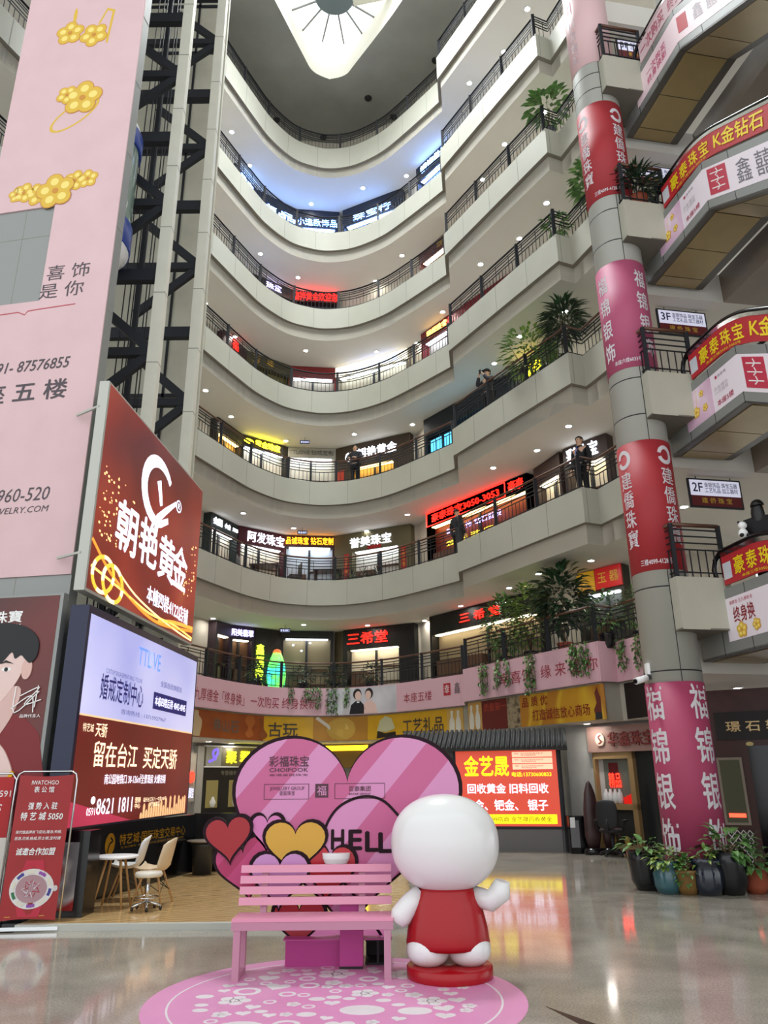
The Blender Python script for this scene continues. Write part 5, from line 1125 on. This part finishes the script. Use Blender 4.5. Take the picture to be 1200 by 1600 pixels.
rule_box(-.48, -.02, 1.33, 1.46); lettering(sfo, '百泰集团', FHc, -.25, 1.415, .2, .045, pl, .01); lettering(sfo, 'BATAR GROUP', FHc, -.25, 1.37, .2, .016, pl, .02)
for ch, u, v in (('H', -.45, .985), ('E', -.29, .98), ('L', -.14, .965), ('L', -.02, .955), ('O', .1, .96)): lettering(sfo, ch, FHc, u, v, .11, .16, edge, .055)
# half-round tray on the board
mb = MB()
for r0, z0 in ((.125, .0), (.12, -.04), (.1, -.08), (.06, -.105), (.01, -.115)):
    for i in range(17): t = PI * i / 16; mb.v.append((-.46 + r0 * math.cos(t), 7.46 - r0 * math.sin(t) * .8, .87 + z0))
for i in range(4):
    for j in range(16): mb.face((i * 17 + j, i * 17 + j + 1, (i + 1) * 17 + j + 1, (i + 1) * 17 + j))
mk('tray_bowl', mb, M['white'], hb); mk('tray_top', MB().prism([(-.46 + .125 * math.cos(PI + PI * i / 16), 7.46 + .1 * math.sin(PI + PI * i / 16)) for i in range(17)], .868, .876), M['white'], hb)
mg = mat('magenta_box', 'b83c8c', .45)
mk('post', MB().box(-.41, 7.26, .02, -.215, 7.44, .5), mg, hb); mk('post_foot', MB().box(-.41, 7.255, 0, -.215, 7.44, .02), M['blackm'], hb)
mb = MB().box(-.88, 7.36, 0.0, -.41, 7.8, .2); mk('base_box', mb, mg, hb)
mk('base_lid', MB().hexa([(-.9, 7.34, .2), (.03, 7.34, .2), (.02, 7.85, .215), (-.88, 7.85, .23), (-.9, 7.34, .21), (.03, 7.34, .21), (.02, 7.85, .225), (-.88, 7.85, .24)]), mat('pale_magenta_lid', 'c858a0', .45), hb)
mk('base_frame', MB().box(-.2, 7.4, .0, .0, 7.8, .02).box(-.2, 7.4, .18, .0, 7.8, .2).box(-.2, 7.7, 0, 0, 7.8, .2), M['blackm'], hb)
mk('base_strut', MB().box(-.1, 7.38, 0, -.08, 7.4, .2), M['steel'], hb)

# ---------------------------------------------------------------- bench
be = thing('park_bench', (-.6, 7.0, 0), 'pink slatted bench with a backrest on the round floor sticker', 'bench')
bp, bq = mat('bench_pink', 'dc93ac', .4), mat('bench_frame_mauve', 'b98398', .45)
X0, X1 = -1.26, .04
for i in range(4): mk('seat_slat', MB().box(X0, 6.86 + .088 * i, .418, X1, 6.935 + .088 * i, .442), bp, be)
mk('seat_frame', MB().box(X0, 6.855, .36, X1, 6.88, .417).box(X0, 7.17, .37, X1, 7.2, .417).box(X0, 6.88, .37, X0 + .05, 7.17, .417).box(X1 - .05, 6.88, .37, X1, 7.17, .417), bq, be)
for x in (X0 + .02, X1 - .075):
    for y, y2 in ((6.86, 6.86), (7.14, 7.14)): mk('leg', MB().box(x, y, 0, x + .055, y2 + .05, .365), bq, be)
    mk('leg_runner', MB().box(x + .005, 6.91, 0.0, x + .05, 7.14, .045), bq, be)
for i in range(4):
    z = .495 + .082 * i; y = 7.2 + .018 * i; mk('back_slat', MB().hexa([(X0 - .01, y, z), (X1 - .01, y, z), (X1 - .01, y + .03, z), (X0 - .01, y + .03, z), (X0 - .01, y + .014, z + .058), (X1 - .01, y + .014, z + .058), (X1 - .01, y + .044, z + .058), (X0 - .01, y + .044, z + .058)]), bp, be)
for x in (-1.09, -.25): mk('back_support', MB().hexa([(x, 7.21, .38), (x + .055, 7.21, .38), (x + .055, 7.25, .38), (x, 7.25, .38), (x, 7.29, .79), (x + .055, 7.29, .79), (x + .055, 7.33, .79), (x, 7.33, .79)]), bq, be)

# ---------------------------------------------------------------- plain rounded sculpture on a red base
sc_ = thing('abstract_sculpture', (.49, 7.0, 0), 'glossy white and red rounded abstract sculpture on a round red base beside the bench', 'sculpture')
gw_ = mat('gloss_white', 'e2e2e0', .2, coat=.25); gr_ = mat('gloss_red', 'a00a15', .28, spec=.35, coat=.1)
mk('base', MB().lathe([(.34, 0), (.345, .01), (.345, .08), (.335, .09), (.01, .09)], (.49, 6.98, 0), 56), gr_, sc_)
for x in (.32, .65): mk('foot', MB().ellipsoid((x, 6.97, .2), .175, .2, .125, 28, 18, 2.3), gw_, sc_)
mk('body', MB().lathe([(.3, .2), (.335, .215), (.34, .25), (.325, .36), (.29, .5), (.25, .62), (.2, .68)], (.485, 7.0, 0), 48, .78), gr_, sc_)
mk('head', MB().ellipsoid((.485, 7.0, .985), .455, .36, .385, 56, 36, 2.15), gw_, sc_)
mk('arm', MB().tube([(.27, 6.98, .6), (.17, 6.95, .52), (.1, 6.93, .44), (.07, 6.92, .39)], [.08, .085, .09, .06], 16), gw_, sc_)
mk('arm', MB().tube([(.7, 6.98, .58), (.84, 6.93, .55), (.92, 6.9, .62), (.94, 6.89, .7)], [.08, .085, .09, .06], 16), gw_, sc_)

# ---------------------------------------------------------------- plants
def leaf(mb, p, d, L, w, droop=.25):
    d = Vector(d).normalized(); side = d.cross(Vector((0, 0, 1)));
    if side.length < .05: side = Vector((1, 0, 0))
    side.normalize(); up = side.cross(d); p = Vector(p)
    a = p + d * L * .3 + up * L * .03; b = p + d * L * .65 - Vector((0, 0, droop * L * .3)); c = p + d * L - Vector((0, 0, droop * L))
    n = len(mb.v); mb.v += [tuple(x) for x in (p, a + side * w * .5 + up * w * .1, a, a - side * w * .5 + up * w * .1, b + side * w * .42 + up * w * .1, b, b - side * w * .42 + up * w * .1, c)]
    for f in ((0, 1, 2), (0, 2, 3), (1, 4, 5, 2), (2, 5, 6, 3), (4, 7, 5), (5, 7, 6)): mb.face([n + i for i in f])
def rdir(zmin=-.3, zmax=.8):
    a = rnd.random() * 2 * PI; z = zmin + (zmax - zmin) * rnd.random(); r = math.sqrt(max(0, 1 - z * z)); return (r * math.cos(a), r * math.sin(a), z)
def bush(mb, c, rx, ry, rz, n, L, w, droop=.3):
    for _ in range(n):
        d = rdir(-.9, 1.0); k = .35 + .65 * rnd.random() ** .5; leaf(mb, (c[0] + d[0] * rx * k, c[1] + d[1] * ry * k, c[2] + d[2] * rz * k), (d[0], d[1], d[2] * .4 + .1), L * (.7 + .6 * rnd.random()), w * (.7 + .5 * rnd.random()), droop)
POTS = {'tall': [(.13, 0), (.2, .12), (.225, .38), (.23, .5), (.2, .5), (.19, .44)], 'low': [(.13, 0), (.17, .1), (.19, .3), (.205, .32), (.205, .36), (.18, .36), (.17, .3)], 'urn': [(.15, 0), (.2, .1), (.21, .28), (.18, .36), (.22, .4), (.22, .45), (.19, .45)]}
def potted(name, x, y, z, pot, m_pot, lab, lm, n, L, w, rx, rz, lift, sc=1.0, cat='plant', group=None, stems=6, saucer=None):
    t = thing(name, (x, y, z), lab, cat, group); prof = [(r * sc, h * sc) for r, h in POTS[pot]]; H = prof[-2][1]
    mk('pot', MB().lathe(prof, (x, y, z), 28), m_pot, t); mk('soil', MB().lathe([(.005, 0), (prof[-1][0] + .003, 0), (prof[-1][0] + .003, -.01)], (x, y, z + H - .05 * sc), 20), M['soil'], t)
    mb = MB(); fo = MB(); zb = z + H - .05 * sc
    for i in range(stems):
        a = 2 * PI * i / stems + rnd.random(); r = rx * (.3 + .5 * rnd.random()); mb.tube([(x, y, zb), (x + .4 * r * math.cos(a), y + .4 * r * math.sin(a), zb + lift * .6), (x + r * math.cos(a), y + r * math.sin(a), zb + lift + rz * .4 * rnd.random())], [.012, .009, .005], 6)
    bush(fo, (x, y, zb + lift), rx, rx, rz, n, L, w)
    mk('stem', mb, M['stem'], t); mk('foliage', fo, lm, t)
    if saucer: mk('saucer', MB().lathe([(.1, 0), (.24 * sc, .0), (.26 * sc, .03), (.2, .02)], (x, y, z), 24), saucer, t)
    return t
navy, teal, blk, tan_, terra = mat('navy_glaze', '1a2230', .12, coat=.5), mat('teal_glaze', '2f5a62', .12, coat=.5), mat('black_glaze', '17181b', .25), mat('ochre_glaze', '7a5a2c', .3), mat('terracotta', '9a4a30', .7)
potted('potted_plant', 3.62, 11.78, 0, 'tall', blk, 'broad-leaved plant in a tall black pot, first of the row by the column', M['leaf'], 26, .2, .1, .26, .12, .1, 1.0, stems=7)
potted('potted_plant', 3.8, 11.42, 0, 'urn', teal, 'yellow-green leafy plant in a banded teal glazed pot by the column', M['leafy'], 80, .13, .08, .2, .12, .07, .9)
potted('potted_plant', 4.02, 11.3, 0, 'low', tan_, 'trailing small-leaved plant hiding an ochre pot before the column', M['leaf'], 170, .1, .06, .2, .2, .02, .85)
potted('potted_plant', 4.27, 11.24, 0, 'urn', navy, 'small yellowish plant in a shiny navy glazed pot in front of the column', M['leafy'], 60, .13, .06, .17, .1, .06, 1.0)
potted('potted_plant', 4.6, 11.26, 0, 'tall', blk, 'large-leaved plant in a wide black pot under the maroon shop sign', M['leaf'], 44, .22, .12, .3, .18, .12, 1.05)
potted('potted_plant', 4.95, 11.34, 0, 'low', terra, 'large-leaved plant in a low red-brown pot by the maroon shop', M['leaf'], 50, .22, .11, .3, .22, .16, .9)
po6 = potted('potted_palm', 4.93, 11.82, ZB[4] + .0, 'low', terra, 'feathery palm in a terracotta pot on the fourth-floor corner balcony', M['leafd'], 220, .34, .045, .3, .3, .3, .9, stems=10)
# planting along the balconies
def rail_plant(name, s_, off, z, lab, lm, n, L, w, rx, rz, lift, pm=blk, sc=.9, **k):
    p = EDGE.at(s_, off); return potted(name, p[0], p[1], z, 'low', pm, lab, lm, n, L, w, rx, rz, lift, sc, **k)
F2_, F4_, F5_, F6_ = ZK[2] - .14, ZK[4] - .14, ZK[5] - .14, ZK[6] - .14
rail_plant('climbing_plant', 23.0, .45, F2_, 'dense small-leaved climbing plant at the start of the straight second-level balcony', M['leaf'], 620, .15, .09, .55, .85, .85)
rail_plant('climbing_plant', 24.0, .45, F2_, 'dense pale green climbing plant against the big-leaved tree on the second level', M['leafy'], 520, .15, .09, .5, .85, .95)
rail_plant('rubber_tree', 25.2, .5, F2_, 'tall dark tree with large glossy leaves rising above the second-level balcony', M['leafd'], 330, .34, .15, .6, .8, 1.1, terra, 1.0)
rail_plant('climbing_plant', 26.7, .35, F2_, 'wispy plant on the balcony corner beside the round column on the second level', M['leaf'], 200, .13, .07, .4, .5, .55)
rail_plant('climbing_plant', 27.6, .4, F2_, 'thin trailing plant between the balcony corner and the round column', M['leaf'], 170, .13, .07, .35, .5, .55)
for s_, lab in ((13.2, 'low leafy plant beside the glowing jade ornament on the curved second level'), (14.6, 'bushy plant above the short hanging vines on the curved second level'), (15.5, 'bushy plant above the longest hanging vine on the curved second level'), (16.6, 'dark leafy plant in front of the black shop with red neon')): rail_plant('balcony_plant', s_, .4, F2_, lab, M['leafd'], 150, .16, .08, .38, .3, .3)
rail_plant('umbrella_plant', 24.9, .4, F4_, 'airy umbrella plant leaning over the straight fourth-level railing', M['leafy'], 260, .24, .08, .75, .75, .9)
rail_plant('dracaena', 26.3, .35, F4_, 'spiky dark dracaena on the straight fourth-level balcony', M['leafd'], 200, .42, .05, .4, .4, 1.1)
rail_plant('dracaena', 27.0, .4, F4_, 'spiky dracaena at the balcony corner on the fourth level near the column', M['leafd'], 180, .4, .05, .38, .4, 1.2)
rail_plant('balcony_plant', 25.6, .3, F4_, 'low leafy plant with yellow-lit leaves behind the fourth-level railing', M['leaf'], 120, .16, .07, .35, .3, .4)
rail_plant('balcony_plant', 26.6, .3, F6_, 'broad-leaved plant on the sixth-level balcony corner', M['leaf'], 110, .3, .12, .5, .35, .9)
rail_plant('balcony_plant', 28.0, .2, F5_ + .2, 'leafy plant pressed against the column on the fifth level', M['leaf'], 150, .3, .1, .4, .6, .9)
rail_plant('balcony_plant', 26.4, .35, F5_, 'small leafy plant on the fifth-level balcony corner', M['leaf'], 80, .2, .08, .35, .25, .5)
def vine(s_, z, L, lab, n=3, group=None):
    p = EDGE.at(s_, -.03); t = thing('hanging_vine', (p[0], p[1], z), lab, 'vine', group); st_, fo = MB(), MB()
    for i in range(n):
        ds = (i - (n - 1) / 2) * .09; ll = L * (1 - .25 * rnd.random()); pts = [EDGE.at(s_ + ds, .2) + (z + .03,), EDGE.at(s_ + ds, -.03) + (z + .04,)] + [EDGE.at(s_ + ds + .03 * math.sin(j + i), -.04) + (z - ll * j / 8,) for j in range(1, 9)]
        st_.tube(pts, .006, 5)
        for j in range(int(ll * 34)):
            k = rnd.random(); q = EDGE.at(s_ + ds + rnd.gauss(0, .03), -.045 - .03 * rnd.random()); leaf(fo, (*q, z + .04 - ll * k), rdir(-.9, .1), .09, .055, .4)
    mk('stem', st_, M['stem'], t); mk('leaves', fo, M['leaf'], t)
ZV = ZK[2]
for s_, L, n, lab in ((14.15, .55, 2, 'thin vine hanging over the words on the curved pink banner'), (14.75, .5, 4, 'thick short vine hanging beside the wedding photograph'), (15.05, .75, 2, 'thin vine at the edge of the wedding photograph'), (15.5, .95, 4, 'long thick vine hanging over the grey edge of the wedding photograph'), (16.0, .8, 2, 'vine hanging just before the couple in the wedding photograph'),
                      (22.65, .8, 4, 'first dense vine on the straight pink banner, nearest the curve'), (23.25, .75, 3, 'second vine on the straight pink banner'), (23.65, .7, 2, 'thin third vine on the straight pink banner'), (24.5, 1.05, 4, 'longest vine on the straight pink banner, reaching the yellow print'), (25.95, .8, 3, 'vine beside the last red characters of the straight pink banner'), (26.25, .85, 5, 'thick vine near the corner of the straight pink banner'), (27.45, .7, 3, 'vine hanging round the balcony corner by the column'), (28.0, .8, 3, 'vine hanging nearest the round column')):
    vine(s_, ZV, L, lab, n)
# furniture and small pots behind the third-level railing
F3_ = ZK[3] - .14
for s_, lab in ((15.6, 'spiky potted plant behind the third-level railing, first of the row at the olive shop'), (16.0, 'spiky potted plant behind the third-level railing, second of the row at the olive shop'), (16.4, 'spiky potted plant behind the third-level railing, third of the row at the olive shop'), (16.9, 'spiky potted plant at the end of the row before the olive shop')): rail_plant('spiky_plant', s_, .35, F3_, lab, M['leafd'], 60, .3, .035, .12, .12, .12, blk, .6)
def tea_table(s_, off, lab):
    p = EDGE.at(s_, off); t = thing('tea_table', (*p, F3_), lab, 'table'); mk('table_top', MB().box(p[0] - .5, p[1] - .3, F3_ + .7, p[0] + .5, p[1] + .3, F3_ + .74), paint('3a1c16', .3), t)
    for a in (-.44, .44):
        for b in (-.25, .25): mk('leg', MB().box(p[0] + a - .025, p[1] + b - .025, F3_, p[0] + a + .025, p[1] + b + .025, F3_ + .7), paint('2a1612'), t)
tea_table(13.6, .95, 'dark red tea table behind the third-level railing by the pale blue interior'); tea_table(15.2, 1.0, 'dark tea table behind the third-level railing by the olive shop')
def side_chair(s_, off, rz, lab):
    c = thing('side_chair', (0, 0, 0), lab, 'chair'); mm = paint('1c1816', .4); mk('seat', MB().box(-.21, -.21, .42, .21, .21, .46), mm, c); mk('backrest', MB().box(-.2, .19, .55, .2, .22, .9), mm, c)
    for a in (-.19, .19):
        for b in (-.19, .2): mk('leg', MB().box(a - .018, b - .018, 0, a + .018, b + .018, .42 if b < 0 else .9), mm, c)
    p = EDGE.at(s_, off); c.location = (*p, F3_); c.rotation_euler = (0, 0, rz)
side_chair(12.9, .95, 1.5, 'black chair behind the third-level railing by the maroon shop'); side_chair(14.35, .8, -1.2, 'black chair between the two tea tables on the third level')

# ---------------------------------------------------------------- people
def skin_mesh(name, J, E_, m, parent, root, sub=2, smooth=True):
    import bmesh
    bm = bmesh.new(); ly = bm.verts.layers.skin.verify(); V = {}
    for k, (p, r) in J.items():
        v = bm.verts.new(p); r = r if isinstance(r, tuple) else (r, r); v[ly].radius = r; v[ly].use_root = (k == root); V[k] = v
    for a, b in E_: bm.edges.new((V[a], V[b]))
    me = bpy.data.meshes.new(name); bm.to_mesh(me); bm.free(); me.materials.append(m)
    o = bpy.data.objects.new(name, me); COL.objects.link(o); o.parent = parent; ORI[o.name] = Vector((0, 0, 0))
    s = o.modifiers.new('skin', 'SKIN'); s.use_smooth_shade = True; u = o.modifiers.new('sub', 'SUBSURF'); u.levels = sub; u.render_levels = sub
    return o
def person(loc, rz, lab, top, trousers, hairm=None, arms='rail', hair_long=False, cap=None, badge=False, h=1.68):
    t = thing('person', (0, 0, 0), lab, 'person'); k = h / 1.7
    P = lambda x, y, z: (x * k, y * k, z * k)
    J = {'pelvis': (P(0, 0, .95), (.15, .1)), 'spine': (P(0, 0, 1.12), (.13, .095)), 'chest': (P(0, -.01, 1.32), (.155, .105)), 'neck': (P(0, 0, 1.47), .055), 'jaw': (P(0, -.02, 1.55), (.066, .075)), 'head': (P(0, -.005, 1.63), (.08, .095)), 'crown': (P(0, 0, 1.7), (.055, .065))}
    E_ = [('pelvis', 'spine'), ('spine', 'chest'), ('chest', 'neck'), ('neck', 'jaw'), ('jaw', 'head'), ('head', 'crown')]
    A = {'rail': ((.2, .02, 1.38), (.27, -.12, 1.16), (.14, -.34, 1.08), (.09, -.42, 1.07)), 'down': ((.2, .02, 1.38), (.25, .03, 1.1), (.25, -.08, .87), (.25, -.1, .78)), 'photo': ((.19, -.02, 1.38), (.24, -.2, 1.22), (.1, -.26, 1.45), (.06, -.27, 1.52)), 'fold': ((.2, .02, 1.38), (.26, -.02, 1.1), (.08, -.22, 1.12), (-.02, -.24, 1.14))}[arms]
    for sd, sg in (('l', 1), ('r', -1)):
        p = [P(sg * a, b, c) for a, b, c in A]
        for nm, q, r in zip(('shoulder', 'elbow', 'wrist', 'palm'), p, (.06, .045, .03, (.036, .02))): J[sd + nm] = (q, r)
        E_ += [('chest', sd + 'shoulder'), (sd + 'shoulder', sd + 'elbow'), (sd + 'elbow', sd + 'wrist'), (sd + 'wrist', sd + 'palm')]
        d = (Vector(p[3]) - Vector(p[2])).normalized(); side = d.cross(Vector((0, 0, 1))); side = side.normalized() if side.length > .1 else Vector((1, 0, 0))
        for i in range(4):
            b_ = Vector(p[3]) + side * (.024 - .016 * i) + d * .02; fl = (.06, .07, .066, .052)[i]
            J[sd + 'k%d' % i] = (tuple(b_ + d * fl * .5), .009); J[sd + 't%d' % i] = (tuple(b_ + d * fl * .8 - Vector((0, 0, fl * .4))), .008); E_ += [(sd + 'palm', sd + 'k%d' % i), (sd + 'k%d' % i, sd + 't%d' % i)]
        J[sd + 'th'] = (tuple(Vector(p[2]) + d * .045 + side * .045 * -sg), .009); E_.append((sd + 'palm', sd + 'th'))
        for nm, q, r in (('hip', (sg * .095, 0, .9), .095), ('knee', (sg * .1, -.015, .5), .06), ('ankle', (sg * .1, .02, .1), .042), ('ball', (sg * .11, -.11, .03), (.04, .028))): J[sd + nm] = (P(*q), r)
        E_ += [('pelvis', sd + 'hip'), (sd + 'hip', sd + 'knee'), (sd + 'knee', sd + 'ankle'), (sd + 'ankle', sd + 'ball')]
    body = skin_mesh('body', J, E_, M['skin'], t, 'pelvis')
    g = .024
    def grow(keys): return {q: (J[q][0], tuple(x + g for x in J[q][1]) if isinstance(J[q][1], tuple) else J[q][1] + g) for q in keys}
    up = ['pelvis', 'spine', 'chest'] + [s + n for s in 'lr' for n in ('shoulder', 'elbow', 'wrist')]
    JK = grow(up); JK['collar'] = (P(0, .002, 1.45), (.085, .085)); JK['collar_edge'] = (P(0, .002, 1.485), (.068, .068))
    skin_mesh('jacket', JK, [e for e in E_ if e[0] in up and e[1] in up] + [('chest', 'collar'), ('collar', 'collar_edge')], paint(top, .8), t, 'pelvis')
    lo = ['pelvis'] + [s + n for s in 'lr' for n in ('hip', 'knee', 'ankle')]
    g = .018; skin_mesh('trousers', grow(lo), [e for e in E_ if e[0] in lo and e[1] in lo], paint(trousers, .8), t, 'pelvis')
    for sg in (-1, 1): mk('shoe', MB().ellipsoid(P(sg * .105, -.05, .045), .055, .14, .045, 16, 10, 2.5), M['blackm'], t)
    hm = MB(); hc = P(0, .012, 1.635)
    for i in range(9):
        tt = PI / 2 - (PI * .62) * i / 8
        for j in range(20):
            a = 2 * PI * j / 20; front = max(0, -math.sin(a)); tz = max(tt, -.1 + .75 * front) ; hm.v.append((hc[0] + .098 * math.cos(tz) * math.cos(a), hc[1] + .112 * math.cos(tz) * math.sin(a), hc[2] + .105 * math.sin(tz)))
    hm.smooth = True
    for i in range(8):
        for j in range(20): hm.face((i * 20 + j, i * 20 + (j + 1) % 20, (i + 1) * 20 + (j + 1) % 20, (i + 1) * 20 + j))
    mk('hair', hm, M['hair'], t)
    if hair_long: mk('long_hair', MB().ellipsoid(P(0, .06, 1.48), .1, .06, .2, 16, 12), M['hair'], t)
    for sg in (-1, 1):
        mk('eye', MB().ellipsoid(P(sg * .032, -.092, 1.625), .011, .007, .007, 10, 6), M['black'], t); mk('ear', MB().ellipsoid(P(sg * .088, .01, 1.61), .012, .022, .032, 10, 8), M['skin'], t)
    mk('nose', MB().ellipsoid(P(0, -.105, 1.595), .013, .018, .022, 10, 8), M['skin'], t); mk('mouth', MB().ellipsoid(P(0, -.094, 1.555), .024, .006, .007, 10, 6), paint('a05a52'), t)
    if cap: mk('cap', MB().lathe([(.112, 0), (.112, .03), (.09, .08), (.01, .1)], P(0, .005, 1.66), 20, 1.1).ellipsoid(P(0, -.13, 1.665), .075, .07, .01, 14, 6), paint(cap), t)
    if badge: mk('badge', MB().box(-.06, -.152, 1.12, -.01, -.146, 1.2), M['white'], t); mk('lanyard', MB().bar((-.035, -.15, 1.2), (0, -.12, 1.42), .012), paint('3a6ad0'), t)
    if arms == 'photo': mk('phone', MB().box(-.04, -.31, 1.47, .04, -.3, 1.62), M['black'], t)
    t.location = loc; t.rotation_euler = (0, 0, rz); return t
p = EDGE.at(16.05, .5); person((*p, F4_), -.3, 'person in black leaning on the curved fourth-level railing beside a red banner', '14141a', '101014', arms='rail')
p = EDGE.at(22.88, .5); person((*p, F4_), -.9, 'person in dark cap and shirt holding up a phone at the fourth-level railing', '2a2a30', '15151a', arms='photo', cap='15151a')
p = EDGE.at(26.3, .5); person((*p, F3_), -.9, 'person in black suit with white badge at the third-level balcony corner', '16171c', '121318', arms='down', badge=True)
p = (2.27, 22.45); person((*p, F3_), 2.2, 'person in dark clothes, back turned, under the red third-level sign', '1a1c24', '15161c', arms='down')
pp = person((5.72, 11.0, 3.84), 2.4, 'person with long black hair in black clothes standing behind the red escalator banner', '101012', '101012', arms='fold', hair_long=True, h=1.6)
ty = thing('plush_toy', (5.42, 10.98, 4.86), 'small black and white plush toy sitting on the lowest escalator handrail', 'toy')
mk('body', MB().ellipsoid((5.42, 10.98, 4.94), .07, .06, .08, 16, 12), M['white'], ty); mk('head', MB().ellipsoid((5.42, 10.96, 5.06), .065, .055, .06, 16, 12), M['white'], ty)
for s_ in (-1, 1): mk('ear', MB().ellipsoid((5.42 + .05 * s_, 10.97, 5.115), .02, .015, .02, 10, 8), M['blackm'], ty); mk('leg', MB().ellipsoid((5.42 + .05 * s_, 10.93, 4.9), .03, .045, .03, 10, 8), M['blackm'], ty)
